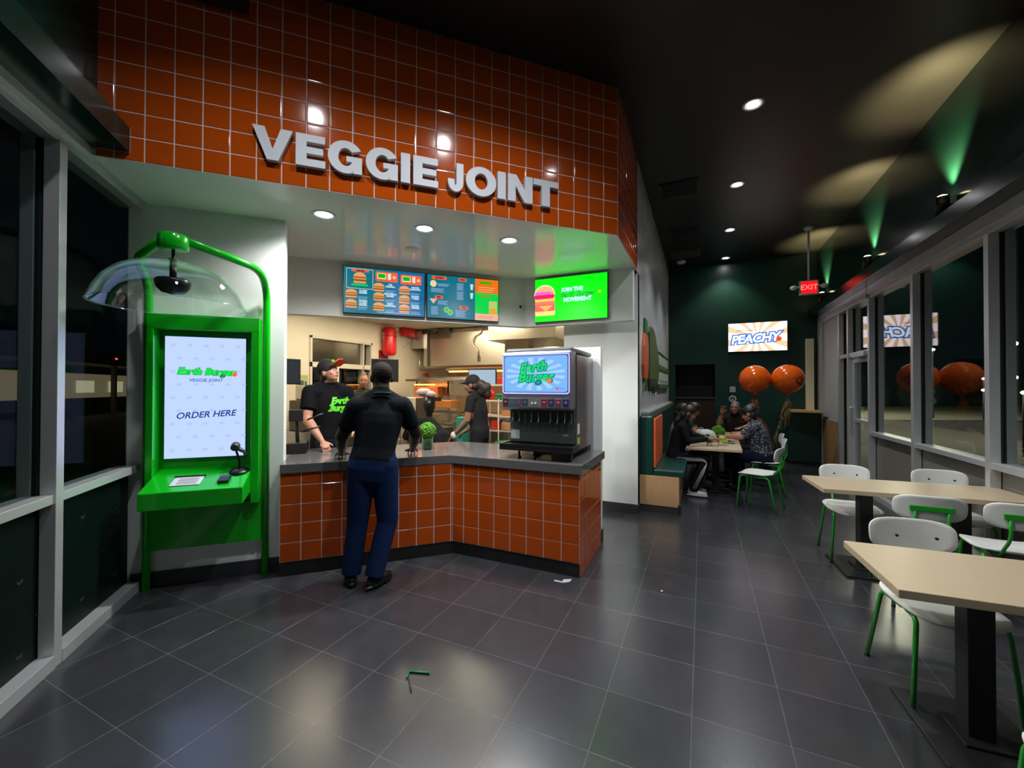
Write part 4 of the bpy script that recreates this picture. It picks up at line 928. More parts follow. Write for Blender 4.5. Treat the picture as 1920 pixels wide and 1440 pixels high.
m_ = MB(); m_.prism([(.22, 6.92), (.34, 6.86), (.38, 6.98), (.26, 7.04)], TZ, TZ+.035); m_.ball((.27, 6.95, TZ+.05), (.05, .05, .03), 0, 14, jit=.15); solo('food_wrap', m_, mat('yellow_wrap', (.45, .50, .08), .6), 'crumpled yellow food wrap in front of the moss ball', 'wrapper')
m_ = MB(); m_.box((.30, 7.02, TZ), (.46, 7.2, TZ+.03)); solo('food_tray', m_, mat('white_paper'), 'white paper food tray under the hand of the speckled shirt person', 'tray', .005)
t = thing('ice_cream_cup', 'small glass dessert cup beyond the moss ball on the table', 'cup', (-.02, 7.5, TZ))
m_ = MB(); m_.lathe([(0, 0), (.035, 0), (.008, .02), (.008, .06), (.05, .13), (.047, .13), (0, .07)]); part('glass', m_, glass('vase_glass'), t)
m_ = MB(); m_.ball((0, 0, .13), (.045, .045, .03), 0, 14); part('dessert', m_, mat('brown_dessert', (.12, .05, .03), .6), t)

# ------------------------------------------------------------------ litter on the floor
m_ = MB(); m_.tube([(-1.405, 1.765, .005), (-1.30, 1.80, .006)], .0055, seg=8); m_.tube([(-1.405, 1.765, .006), (-1.385, 1.72, .005)], .004, seg=8)
solo('green_straw', m_, mat('green_straw_plastic', (.0, .22, .06), .4), 'bent dark green straw lying on the tiles in the foreground', 'straw')
m_ = MB(); m_.tube([(-1.372, 1.722, .004), (-1.305, 1.655, .004)], .004, seg=6); solo('brown_stirrer', m_, mat('brown_stick', (.05, .03, .02), .6), 'thin brown stick pointing at the camera below the green straw', 'stick')
m_ = MB(); m_.box((-1.05, 3.065, .0), (-.99, 3.085, .003)); m_.prism([(-.985, 3.06), (-.935, 3.10), (-.93, 3.15), (-.99, 3.12)], 0, .004); solo('torn_wrapper', m_, mat('white_paper'), 'torn white straw wrapper on the floor at the counter corner', 'wrapper')
m_ = MB(); m_.ball((-.273, 3.239, .006), (.010, .012, .006), 0, 8); solo('crumb', m_, mat('white_paper'), 'tiny white crumb alone on the dark floor tiles', 'crumb')
m_ = MB(); m_.box((-3.6, -.6, .001), (-2.47, .67, .012)); 
mm = MB(DIAG); mm.box((-1.50, .9, 0), (-1.27, 2.2, .010))
solo('door_mat', mm, mat('black_mat', (.008, .008, .008), .9, noise=.3), 'black mat edge on the floor at the lower left corner', 'mat')
# ------------------------------------------------------------------ people: overlapping solids merged into one continuous skin by a voxel remesh
def perp(d):
    d = Vector(d).normalized(); a = d.cross(Vector((0, 0, 1)) if abs(d.z) < .9 else Vector((1, 0, 0))).normalized(); return a, d.cross(a).normalized()
class Body:
    def __init__(s): s.mb = MB(); s.pr = []      # primitives kept for the material lookup
    def cone(s, a, b, ra, rb, m):
        a, b = Vector(a), Vector(b); s.mb.tube([a, b], [ra, rb], seg=18); s.mb.ball(a, ra, 0, 16); s.mb.ball(b, rb, 0, 16)
        s.pr.append(('c', np.array(a), np.array(b), ra, rb, m))
    def cut(s, a, b, ra, rb, m):     # flat-ended: cuffs, hems
        a, b = Vector(a), Vector(b); s.mb.tube([a, b], [ra, rb], seg=18); s.pr.append(('f', np.array(a), np.array(b), ra, rb, m))
    def ell(s, c, r, m, R=None):
        R = R or Matrix.Identity(3); c = Vector(c); T = Matrix.Translation(c) @ R.to_4x4()
        s.mb.ball((0, 0, 0), r, 0, 22, T=T); s.pr.append(('e', np.array(c), np.array(R), np.array(r), None, m))
    def loft(s, rings, m):           # rings: centre, side vector, rx, ry ; horizontal-ish slices
        n = 22; vs = []; fs = []
        for i, (c, sd, rx, ry) in enumerate(rings):
            c = Vector(c); nx = Vector(rings[min(i+1, len(rings)-1)][0])-Vector(rings[max(i-1, 0)][0]); sd = Vector(sd).normalized(); fw = nx.cross(sd).normalized(); sd = fw.cross(nx).normalized()
            for k in range(n): t = 2*PI*k/n; vs.append(c+sd*rx*math.cos(t)+fw*ry*math.sin(t))
        for i in range(len(rings)-1):
            for k in range(n): l = (k+1) % n; fs.append((i*n+k, i*n+l, (i+1)*n+l, (i+1)*n+k))
        fs += [tuple(range(n))[::-1], tuple(range((len(rings)-1)*n, len(rings)*n))]
        s.mb.add(vs, fs, 0, True)
        for i in range(len(rings)-1):
            a, b = rings[i], rings[i+1]; s.pr.append(('l', np.array(Vector(a[0])), np.array(Vector(b[0])), (a[2]+a[3])/2, (b[2]+b[3])/2, m))
    def build(s, name, mats, vox, parent, smooth=2, label=None):
        me = s.mb.mesh('tmp', []); o = bpy.data.objects.new('tmp', me); C.objects.link(o)
        r = o.modifiers.new('r', 'REMESH'); r.mode = 'VOXEL'; r.voxel_size = vox
        q = o.modifiers.new('s', 'SMOOTH'); q.factor = .5; q.iterations = smooth
        dg = bpy.context.evaluated_depsgraph_get(); dg.update(); e = o.evaluated_get(dg); me2 = bpy.data.meshes.new_from_object(e)
        bpy.data.objects.remove(o); bpy.data.meshes.remove(me)
        me2.name = name; me2.materials.clear()
        for x in mats: me2.materials.append(x)
        n = len(me2.polygons); ct_ = np.zeros(n*3); me2.polygons.foreach_get('center', ct_); P_ = ct_.reshape(-1, 3)
        best = np.full(n, 1e9); mi = np.zeros(n, int)
        for p in s.pr:
            if p[0] in 'cfl':
                a, b, ra, rb = p[1], p[2], p[3], p[4]; d_ = b-a; L = d_@d_; t = (P_-a)@d_/max(L, 1e-9); tc_ = np.clip(t, 0, 1)
                ds = np.linalg.norm(P_-a-tc_[:, None]*d_, axis=1)-(ra+(rb-ra)*tc_)
                if p[0] == 'f': ds = ds-.004+np.where((t < -.01) | (t > 1.01), .02, 0)
            else:
                q_ = (P_-p[1])@p[2]; k = np.linalg.norm(q_/p[3], axis=1); ds = (k-1)*p[3].min()
            w_ = ds < best; best[w_] = ds[w_]; mi[w_] = p[5]
        me2.polygons.foreach_set('material_index', mi.astype(np.int32)); me2.polygons.foreach_set('use_smooth', np.ones(n, bool))
        M_ = root_inv(parent) if parent else Matrix.Identity(4); me2.transform(M_); me2.update()
        o = bpy.data.objects.new(name, me2); C.objects.link(o); o.parent = parent
        return finish(o, label=label)

def hand(B, wr, d, nrm, side, m, curl=.3, k=1.0, spread=1.0):
    """wr wrist, d direction of the fingers, nrm back-of-hand normal, side direction of the thumb"""
    wr, d = Vector(wr), Vector(d).normalized(); nrm = Vector(nrm); nrm = (nrm-d*nrm.dot(d)).normalized(); sd = Vector(side); sd = (sd-d*sd.dot(d)-nrm*sd.dot(nrm)).normalized()
    R = Matrix((sd, d, nrm)).transposed()
    B.cone(wr-d*.01, wr+d*.02, .024*k, .026*k, m)
    B.ell(wr+d*.052*k, (.042*k, .050*k, .016*k), m, R)
    for i, (o, L) in enumerate(((.031, .075), (.0105, .084), (-.0105, .078), (-.031, .062))):
        base = wr+d*.088*k+sd*o*k*spread; fd = (d+sd*o*5.5*spread).normalized(); c1 = curl*.6; c2 = curl*1.5
        f1 = (fd*math.cos(c1)-nrm*math.sin(c1)).normalized(); f2 = (fd*math.cos(c2)-nrm*math.sin(c2)).normalized()
        p1 = base+f1*L*.5*k; p2 = p1+f2*L*.5*k
        B.cone(base-fd*.02*k, p1, .0095*k, .0088*k, m); B.cone(p1, p2, .0088*k, .0075*k, m)
    tb = wr+d*.025*k+sd*.028*k; td = (sd*.8+d*.75-nrm*.25).normalized(); t1 = tb+td*.035*k; t2 = t1+(td*.6+d*.7).normalized()*.030*k
    B.cone(tb-td*.01, t1, .0125*k, .011*k, m); B.cone(t1, t2, .0105*k, .009*k, m)

SKIN, SHIRT, PANT, SHOE, SOLE, LIP = 0, 1, 2, 3, 4, 5
def head(B, H, f, up=None, m=SKIN, k=1.0):
    H = Vector(H); f = Vector(f).normalized(); up = Vector(up or (0, 0, 1)); sd = f.cross(up).normalized(); up = sd.cross(f).normalized(); R = Matrix((sd, f, up)).transposed()
    P_ = lambda x, y, z: H+sd*x*k+f*y*k+up*z*k
    B.ell(P_(0, -.006, .020), (.074*k, .094*k, .088*k), m, R)          # skull
    B.ell(P_(0, .022, -.038), (.058*k, .066*k, .066*k), m, R)          # face
    B.ell(P_(0, .050, -.082), (.030*k, .030*k, .022*k), m, R)          # chin
    B.ell(P_(0, .070, .012), (.045*k, .018*k, .012*k), m, R)           # brow
    B.cone(P_(0, .082, -.002), P_(0, .100, -.030), .009*k, .0135*k, m)  # nose
    B.ell(P_(0, .083, -.062), (.022*k, .010*k, .010*k), LIP, R)        # mouth
    for q in (-1, 1):
        B.ell(P_(q*.075, -.008, -.012), (.010*k, .020*k, .031*k), m, R)  # ears
        B.ell(P_(q*.038, .058, -.030), (.020*k, .020*k, .018*k), m, R)   # cheeks
    return P_, R

def person(name, label, loc, deg, J, mats, group=None, vox=.0075, s=1.0, sleeve=.55, long_sleeve=False, eyes=False, shoe=True, long_coat=0, hands=True, belly=0, cat='person', fat=1.0, neckskin=True, arm=1.0, leg=1.0, hk=1.0, nk=1.0):
    """joints J in the person's own frame (x right, y forward), turned by deg about z and put at loc"""
    t = thing(name, label, cat, loc, 0, group)
    T = Matrix.Translation(Vector(loc)) @ Matrix.Rotation(math.radians(deg), 4, 'Z') @ Matrix.Scale(s, 4)
    W_ = lambda p: T @ Vector(p); Dn = lambda d: (T.to_3x3() @ Vector(d)).normalized()
    B = Body(); g = {k_: (W_(v_) if k_[-1] != '_' else Dn(v_)) for k_, v_ in J.items()}
    P0, Ch, N, H = g['P'], g['C'], g['N'], g['H']; sd = (g['SR']-g['SL']).normalized(); hs = (g['HR']-g['HL']).normalized(); ax = (Ch-P0)
    q = fat*s
    B.loft([(P0-ax.normalized()*.20*s, hs, .05*q, .05*q), (P0-ax.normalized()*.15*s, hs, .128*q*leg, .072*q*leg), (P0-ax.normalized()*.07*s, hs, .162*q, .113*q), (P0, hs, .168*q, .118*q), (P0+ax*.16, hs, .160*q, .112*q)], PANT)
    wst = P0+ax*.18; sh = (g['SL']+g['SR'])/2
    rings = [(P0+ax*.06, hs, .168*q, .120*q), (wst+ax*.15, hs, .150*q, (.112+belly)*q), (P0+ax*.62, (hs+sd), .155*q, (.116+belly)*q), (Ch, sd, .172*q, .124*q), (Ch.lerp(sh, .55), sd, .178*q, .112*q), (sh+(N-sh)*.1, sd, .150*q, .085*q), (N-(N-sh)*.15, sd, .085*q, .068*q)]
    B.loft(rings, SHIRT)
    for a in ('L', 'R'):
        S_, E_, Wr = g['S'+a], g['E'+a], g['W'+a]; q0 = q; q = q*arm
        B.cone(sh.lerp(S_, .55)+(Ch-sh)*.03, S_, .072*q, .060*q, SHIRT); B.cone(N+(H-N)*.12, S_+(N-S_)*.22, .050*s*nk, .050*q, SHIRT)
        if long_sleeve:
            B.cone(S_, E_, .058*q, .048*q, SHIRT); B.cut(E_, E_.lerp(Wr, .92), .048*q, .034*q, SHIRT); B.ell(E_, (.048*q,)*3, SHIRT)
        else:
            B.cut(S_, S_.lerp(E_, sleeve), .062*q, .060*q, SHIRT); B.cone(S_.lerp(E_, sleeve*.8), E_, .046*q, .040*q, SKIN)
            B.cone(E_, E_.lerp(Wr, .4), .040*q, .038*q, SKIN)
        B.cone(E_.lerp(Wr, .4), Wr, .037*q, .024*s, SKIN)
        if hands and 'h'+a+'_' in g: hand(B, Wr, g['h'+a+'_'], g['n'+a+'_'], g['t'+a+'_'], SKIN, J.get('curl'+a+'__', .35) if False else CURL.get(name+label[:12]+a, .45), s)
        q = q0*leg; Hp, K, A = g['H'+a], g['K'+a], g['A'+a]
        B.cone(Hp, K, .090*q, .066*q, PANT); B.cone(K, K.lerp(A, .35), .064*q, .062*q, PANT); B.cut(K.lerp(A, .3), A+(K-A).normalized()*.0, .063*q, .058*q, PANT); q = q0
        if shoe:
            td = g['f'+a+'_']; up = Vector((0, 0, 1)); s2 = td.cross(up).normalized(); R = Matrix((s2, td, td.cross(s2)*-1)).transposed(); Z = loc[2]
            B.cone(A, A-up*.03*s, .036*s, .040*s, SHOE)
            fl_ = Vector((A.x, A.y, A.z-.075*s))
            B.ell(fl_+td*.055*s+up*.040*s, (.045*s, .125*s, .036*s), SHOE, R); B.ell(fl_+td*.00*s+up*.045*s, (.040*s, .062*s, .045*s), SHOE, R)
            B.ell(fl_+td*.050*s+up*.014*s, (.048*s, .140*s, .014*s), SOLE, R)
    B.cone(N-(H-N)*.35, N+(H-N)*.55, .060*s*nk, .052*s*nk, SKIN if neckskin else SHIRT); B.loft([(N-(H-N)*.25, sd, .082*s*nk, .072*s*nk), (N+(H-N)*.08, sd, .064*s*nk, .060*s*nk)], SHIRT)
    P_, R = head(B, H, g['f_'], g.get('u_'), k=s*hk)
    body = B.build('body', mats, vox*s, t)
    if eyes:
        for e_ in (-1, 1):
            m_ = MB(); m_.ball(P_(e_*.030, .070, -.008), .0125*s, 0, 12); m_.ball(P_(e_*.030, .0775, -.008), .0068*s, 1, 10); part('eye', m_, [mat('eye_white', (.6, .58, .55), .2), mat('eye_iris', (.02, .012, .008), .1)], t, world=True)
        m_ = MB()
        for e_ in (-1, 1): m_.tube([P_(e_*.045, .070, .014), P_(e_*.030, .084, .020), P_(e_*.014, .084, .015)], .0045*s, seg=6)
        part('eyebrows', m_, mat('dark_hair'), t, world=True)
    return t, P_, R, T, s
CURL = {}
def hair(t, P_, R, blobs, m, vox=.008, nm='hair', s=1.0):
    B = Body()
    for b in blobs:
        if len(b) == 2: B.ell(P_(*b[0]), tuple(x*s for x in b[1]), 0, R)
        else: B.cone(P_(*b[0]), P_(*b[1]), b[2]*s, b[3]*s, 0)
    return B.build(nm, [m], vox, t, 1)
M_hair = mat('dark_hair', (.010, .007, .006), .45, noise=.3, nscale=40, bump=.4, bscale=90)
def skin(n, c=(.3,.14,.08)): return mat('skin_'+n, c, .5, noise=.06, nscale=12)
lip = mat('lips', (.30, .10, .08), .45)
def fabric(n, c, r=.9): return mat('fabric_'+n, c, r, noise=.15, nscale=14, bump=.25, bscale=160, spec=.12)

# --- customer at the counter, seen from behind
sk = mat('skin_deep_brown', (.026, .012, .008), .5, noise=.06, nscale=12, spec=.25); blk = fabric('black_shirt', (.006, .007, .010)); navy = fabric('navy_trousers', (.005, .017, .062)); shb = mat('black_shoe_leather', (.008, .008, .008), .35)
J = dict(P=(.0, .0, .93), C=(.045, .05, 1.22), N=(.062, .07, 1.44), H=(.068, .115, 1.585), f_=(-.25, 1, .12), SL=(-.118, .06, 1.355), SR=(.228, .06, 1.355),
         EL=(-.225, .17, 1.11), WL=(-.235, .40, .945), ER=(.345, .16, 1.115), WR=(.350, .42, .945), hL_=(-.1, 1, -.1), nL_=(0, .1, 1), tL_=(1, .3, 0), hR_=(.15, 1, -.1), nR_=(0, .1, 1), tR_=(-1, .3, 0),
         HL=(-.075, .0, .90), HR=(.085, .0, .90), KL=(-.105, .03, .47), KR=(.115, .0, .47), AL=(-.150, .02, .085), AR=(.010, -.09, .085), fL_=(-.1, 1, 0), fR_=(.75, .66, 0))
ploc = uv(.10, 3.37, 0)
t, P_, R, T, s_ = person('person', 'person in black shirt and navy trousers leaning on the counter, seen from behind', tuple(ploc), 45, J, [sk, blk, navy, shb, shb, lip], vox=.0062, sleeve=.66, fat=1.05, arm=1.2, leg=1.16, hk=1.08, nk=1.22)
hair(t, P_, R, [((0, -.012, .030), (.0825, .1015, .092))], mat('shaved_hair', (.012, .008, .007), .8, noise=.3, nscale=60, spec=.15), .006)
m_ = MB(); c_ = T @ Vector((.062, .062, 1.455)); m_.tube([c_+Vector((math.cos(k/16*2*PI)*.078, math.sin(k/16*2*PI)*.075, .004*math.sin(k))) for k in range(16)], .009, closed=True, seg=8); part('collar', m_, fabric('dark_green_collar', (.006, .035, .022)), t, world=True)
m_ = MB(); a_ = T @ Vector((-.150, .02, .098)); m_.tube([a_+Vector((math.cos(k/14*2*PI)*.038, math.sin(k/14*2*PI)*.038, 0)) for k in range(14)], .008, closed=True, seg=8); part('sock', m_, mat('grey_sock', (.2, .2, .22), .8), t, world=True)

# --- cashier with cap
sk2 = skin('light', (.42, .20, .13)); teeb = fabric('black_tee', (.005, .005, .006)); dkp = fabric('dark_trousers', (.012, .012, .015))
J = dict(P=(0, 0, .97), C=(0, .02, 1.29), N=(.0, .04, 1.52), H=(.015, .075, 1.655), f_=(-.50, .80, .34), SL=(-.185, .03, 1.455), SR=(.185, .03, 1.455),
         ER=(.235, .10, 1.19), WR=(.165, .36, .975), EL=(-.22, .03, 1.17), WL=(-.16, .30, 1.05), hR_=(-.1, .75, -.45), nR_=(.2, .5, .8), tR_=(-1, .2, .1), hL_=(.2, 1, .0), nL_=(0, 0, 1), tL_=(1, .1, .2),
         HL=(-.085, 0, .93), HR=(.085, 0, .93), KL=(-.1, .02, .50), KR=(.1, .02, .50), AL=(-.11, 0, .085), AR=(.11, 0, .085), fL_=(-.1, 1, 0), fR_=(.1, 1, 0))
CURL['person'+'cashier in b'+'R'] = 1.75
eloc = uv(-.31, 4.76, 0)
t, P_, R, T, s_ = person('person', 'cashier in black shirt with green lettering and black and orange cap behind the counter', tuple(eloc), 45+180+22, J, [sk2, teeb, dkp, shb, shb, lip], vox=.0065, sleeve=.66, eyes=True, arm=1.22, nk=1.1)
hair(t, P_, R, [((0, -.035, -.03), (.072, .062, .055))], M_hair, .007)
B = Body(); B.ell(P_(0, -.010, .050), (.086, .107, .100), 0, R); B.build('cap', [mat('black_cap_cloth', (.006, .006, .007), .8)], .006, t)
m_ = MB(T=Matrix.Translation(P_(0, .125, .065)) @ (R.to_4x4()) @ Matrix.Rotation(.25, 4, 'X')); m_.panel(.15, .13, .008, 0, 2.6, f=lambda x, y: -.9*x*x*4); part('cap_brim', m_, mat('orange_cap_cloth', (.75, .08, .02), .6), t, world=True)
m_ = MB(T=Matrix.Translation(P_(0, .088, .095)) @ R.to_4x4() @ Matrix.Rotation(PI*.5-.5, 4, 'X')); m_.panel(.045, .03, .006, 0, 3); part('cap_badge', m_, mat('lime_print', (.10, .65, .02), .5), t, world=True)
# shirt lettering follows the chest
def cloth_text(t, T, body, lines_, cx, z, size, m, mir=1, nm='shirt_print', bold=.004, yb=.25, adv=.0025, shear=.25):
    tree = None; from mathutils.bvhtree import BVHTree
    me = body.data; bv = BVHTree.FromPolygons([v.co for v in me.vertices], [p.vertices[:] for p in me.polygons]); Mi = INV[t.name]
    m_ = MB()
    for k, s_t in enumerate(lines_):
        vs, fs = text_geo(s_t, size, bold, shear); out = []
        for v in vs:
            p = Mi @ (T @ Vector((cx-v.x*mir, yb*mir, z-k*size*.8+v.y))); d_ = (Mi.to_3x3() @ (T.to_3x3() @ Vector((0, -mir, 0)))).normalized()
            h_ = bv.ray_cast(p, d_); out.append((h_[0]-d_*adv) if h_[0] else p+d_*.13)
        m_.add(out, fs, 0)
    return part(nm, m_, m, t)
body = [c for c in t.children if c.name.startswith('body')][0]
cloth_text(t, T, body, ['Earth', 'Burger'], -.085, 1.36, .092, emis('x', (0, 0, 0), 0) if False else mat('lime_print'), bold=.005)
m_ = MB(); cs = T @ Vector((.243, .06, 1.36)); ou = (T.to_3x3() @ Vector((1, .25, 0))).normalized(); a_, b_ = perp(ou)
m_.tube([cs+ou*.012+a_*.024*math.cos(k/12*2*PI)+b_*.024*math.sin(k/12*2*PI) for k in range(12)], .004, closed=True, seg=6); m_.tube([cs+ou*.013-a_*.02, cs+ou*.013+a_*.02], .004, seg=6); part('sleeve_print', m_, mat('white_print', (.45, .45, .45), .6), t, world=True)

# --- kitchen worker in cap, profile
J = dict(P=(0, 0, .93), C=(0, .03, 1.20), N=(.0, .06, 1.41), H=(0, .105, 1.535), f_=(0, 1, -.12), SL=(-.165, .05, 1.36), SR=(.165, .05, 1.36),
         EL=(-.20, .08, 1.10), WL=(-.17, .26, .92), ER=(.20, .06, 1.10), WR=(.17, .26, .93), hL_=(0, .7, -.7), nL_=(0, .7, .7), tL_=(1, .1, 0), hR_=(0, .8, -.5), nR_=(0, .6, .7), tR_=(-1, .1, 0),
         HL=(-.08, 0, .90), HR=(.08, 0, .90), KL=(-.09, .02, .48), KR=(.09, .02, .48), AL=(-.1, 0, .085), AR=(.1, 0, .085), fL_=(0, 1, 0), fR_=(0, 1, 0))
sk3 = skin('tan', (.26, .115, .065))
t, P_, R, T, s_ = person('person', 'kitchen worker in charcoal shirt with dark ponytail and cap, standing in profile', (-2.60, 4.66, 0), 96, J, [sk3, fabric('charcoal_tee', (.018, .017, .018)), dkp, shb, shb, lip], vox=.007, sleeve=.6, eyes=True)
B = Body(); B.ell(P_(0, -.010, .048), (.084, .104, .094), 0, R); B.build('cap', [mat('black_cap_cloth')], .007, t)
m_ = MB(T=Matrix.Translation(P_(0, .118, .050)) @ (R.to_4x4()) @ Matrix.Rotation(-.10, 4, 'X')); m_.panel(.14, .12, .008, 0, 2.6, f=lambda x, y: -3*x*x); part('cap_brim', m_, mat('black_cap_cloth'), t, world=True)
m_ = MB(T=Matrix.Translation(P_(.03, -.085, .070)) @ R.to_4x4()); m_.ball((0, 0, 0), (.03, .012, .02), 0, 12); part('cap_patch', m_, mat('orange_patch', (.55, .06, .04), .6), t, world=True)
hair(t, P_, R, [((0, -.04, -.02), (.078, .075, .065)), ((0, -.11, -.01), (.07, .080, .075)), ((0, -.165, -.06), (.068, .075, .09)), ((.01, -.19, -.13), (.055, .055, .075)), ((0, -.12, -.10), (.06, .06, .06)), ((0, -.215, -.05), (.04, .04, .06))], mat('dark_brown_hair', (.022, .010, .007), .5, noise=.4, nscale=40, bump=.8, bscale=60), .009)
m_ = MB(); wr = T @ Vector((-.17, .285, .895)); m_.ball(wr, (.04, .04, .05), 0, 14); part('glove_cuff', m_, mat('white_glove', (.55, .5, .42), .6), t, world=True)

# --- worker bending down behind the counter, back towards the camera
J = dict(P=(0, -.16, .82), C=(0, .10, .96), N=(.0, .33, .94), H=(0, .43, .87), f_=(0, .5, -.9), u_=(0, .9, .4), SL=(-.16, .25, .93), SR=(.16, .25, .93),
         EL=(-.2, .34, .68), WL=(-.15, .5, .6), ER=(.2, .34, .68), WR=(.15, .5, .6), HL=(-.085, -.16, .80), HR=(.085, -.16, .80), KL=(-.1, .05, .45), KR=(.1, .05, .45), AL=(-.1, -.1, .085), AR=(.1, -.1, .085), fL_=(0, 1, 0), fR_=(0, 1, 0),
         hL_=(0, .5, -.8), nL_=(0, .8, .5), tL_=(1, 0, 0), hR_=(0, .5, -.8), nR_=(0, .8, .5), tR_=(-1, 0, 0))
t, P_, R, T, s_ = person('person', 'kitchen worker in black shirt bending down behind the counter, only the back visible', (-3.42, 4.74, 0), 75, J, [sk3, teeb, dkp, shb, shb, lip], vox=.009, fat=1.12)
hair(t, P_, R, [((0, -.015, .02), (.082, .10, .09))], M_hair, .009)
body = [c for c in t.children if c.name.startswith('body')][0]
def back_dot(t, T, body, x, y, r, mt, nm):
    from mathutils.bvhtree import BVHTree
    me = body.data; bv = BVHTree.FromPolygons([v.co for v in me.vertices], [p.vertices[:] for p in me.polygons]); out = []; Mi = INV[t.name]
    d_ = (Mi.to_3x3() @ Vector((.35, -.8, -.45))).normalized() * -1; aa, bb = perp(d_); c0 = Mi @ (T @ Vector((x, y, 1.0))) - d_*.6
    for k in range(14):
        p = c0+aa*r*math.cos(k/14*2*PI)+bb*r*math.sin(k/14*2*PI); h_ = bv.ray_cast(p, d_)
        if h_[0] is None: return
        out.append(h_[0]-d_*.004)
    m_ = MB(); m_.add(out, [tuple(range(14))], 0); part(nm, m_, mt, t)
back_dot(t, T, body, -.08, -.03, .045, mat('orange_patch2', (.8, .2, .03), .6), 'orange_print'); back_dot(t, T, body, -.08, .17, .035, mat('white_print'), 'white_print')
# --- face at the pick-up window
J = dict(P=(0, 0, .93), C=(0, .02, 1.22), N=(0, .03, 1.45), H=(0, .05, 1.60), f_=(.2, 1, 0), SL=(-.18, .02, 1.39), SR=(.18, .02, 1.39), EL=(-.2, .05, 1.15), WL=(-.1, .22, 1.30), ER=(.23, .08, 1.18), WR=(.22, .20, 1.38),
         HL=(-.085, 0, .9), HR=(.085, 0, .9), KL=(-.1, 0, .48), KR=(.1, 0, .48), AL=(-.1, 0, .085), AR=(.1, 0, .085), fL_=(0, 1, 0), fR_=(0, 1, 0), hR_=(0, .2, 1), nR_=(0, -1, .2), tR_=(-1, 0, .2), hL_=(0, .2, 1), nL_=(0, -1, .2), tL_=(1, 0, .2))
t, P_, R, T, s_ = person('person', 'person with grey hair at the pick-up window, face between the cashier and customer', (-4.92, 5.0, 0), -125, J, [skin('warm', (.34, .15, .09)), fabric('olive_shirt', (.05, .05, .03)), dkp, shb, shb, lip], vox=.009, eyes=True)
hair(t, P_, R, [((0, -.02, .035), (.079, .092, .085))], mat('grey_hair', (.10, .09, .085), .6, noise=.3), .009)

# --- the seated group
def seated(lean=0, head_f=(0, 1, -.3), hx=0, eL=(-.21, .16, .80), wL=(-.10, .36, .76), eR=(.21, .16, .80), wR=(.10, .36, .76), zs=.53, knee=.42, ank=.36, spread=.0):
    return dict(P=(0, 0, zs+.03), C=(0, .03+lean*.5, zs+.30), N=(0, .04+lean*.95, zs+.50), H=(hx, .09+lean*1.25, zs+.625), f_=head_f, SL=(-.165, .03+lean*.85, zs+.44), SR=(.165, .03+lean*.85, zs+.44),
                EL=eL, WL=wL, ER=eR, WR=wR, HL=(-.085, .02, zs), HR=(.085, .02, zs), KL=(-.10-spread, knee, zs+.0), KR=(.10+spread, knee, zs+.0), AL=(-.10-spread, ank, .085), AR=(.10+spread, ank, .085), fL_=(-.1, 1, 0), fR_=(.1, 1, 0),
                hL_=(.3, 1, .1), nL_=(0, 0, 1), tL_=(1, 0, .3), hR_=(-.3, 1, .1), nR_=(0, 0, 1), tR_=(-1, 0, .3))
wsh = mat('white_trainer', (.55, .55, .55), .5)
CURL['person'+'person in bl'+'R'] = 1.0
J = seated(.08, (0, 1, -.55), 0, (-.19, .22, .82), (-.06, .42, .80), (.20, .18, .78), (.05, .44, .80), .52, .40, .24)
t, P_, R, T, s_ = person('person', 'person in black hooded top and striped track trousers on the bench, looking at a phone', (-.36, 6.36, 0), -88, J, [sk3, fabric('black_hoodie', (.010, .010, .012)), fabric('black_track', (.008, .008, .010)), wsh, wsh, lip], vox=.0075, long_sleeve=True, eyes=True, group=None)
hair(t, P_, R, [((0, -.015, .03), (.080, .098, .088)), ((0, -.055, -.06), (.075, .06, .09)), ((0, -.08, -.16), (.07, .045, .10)), ((.055, .01, -.07), (.022, .03, .085)), ((-.055, .01, -.07), (.022, .03, .085))], M_hair)
m_ = MB()
for off in (-.018, 0, .018):
    m_.tube([T @ Vector((.185, .03, .52+off)), T @ Vector((.172, .36, .525+off*.8)), T @ Vector((.168, .415, .49)), T @ Vector((.163, .36+off, .36)), T @ Vector((.160, .25+off, .12))], .0042, rnd=.05, seg=6)
part('stripes', m_, mat('white_stripe', (.55, .55, .55), .7), t, world=True)
q = T @ Vector((0, .52, .835)); ph = thing('mobile_phone', 'small white phone held up by the person in striped track trousers', 'phone', tuple(q), 0)
m_ = MB(Matrix.Rotation(-.6, 4, 'Y')); m_.box((-.006, -.035, -.06), (.006, .035, .065)); part('body', m_, mat('white_phone', (.6, .6, .62), .3), ph, bevel=.002)
J = seated(.02, (.25, 1, -.2), 0, (-.2, .14, .80), (-.08, .34, .76), (.2, .14, .80), (.1, .36, .76), .52)
t, P_, R, T, s_ = person('person', 'person with long black hair and white top leaning back on the bench', (-.38, 6.93, 0), -90, J, [sk3, fabric('white_top', (.38, .38, .37)), fabric('grey_trousers', (.25, .24, .23)), wsh, wsh, lip], vox=.009, eyes=True)
hair(t, P_, R, [((0, -.015, .035), (.088, .105, .09)), ((0, -.06, -.06), (.085, .065, .10)), ((0, -.08, -.17), (.075, .05, .10)), ((.06, .0, -.07), (.025, .035, .085)), ((-.06, .0, -.07), (.025, .035, .085))], M_hair, .010)
J = seated(.10, (.2, 1, -.5), 0, (-.2, .26, .78), (-.04, .46, .76), (.2, .26, .78), (.04, .50, .77), .52)
t, P_, R, T, s_ = person('person', 'dark-haired person leaning far over the table on the bench side, beyond the phone user', (-.34, 7.52, 0), -92, J, [skin('warm'), fabric('dark_green_top', (.012, .03, .018)), dkp, shb, shb, lip], vox=.010, eyes=True)
hair(t, P_, R, [((0, -.015, .035), (.086, .102, .09)), ((0, -.05, -.05), (.08, .06, .08))], M_hair, .010)
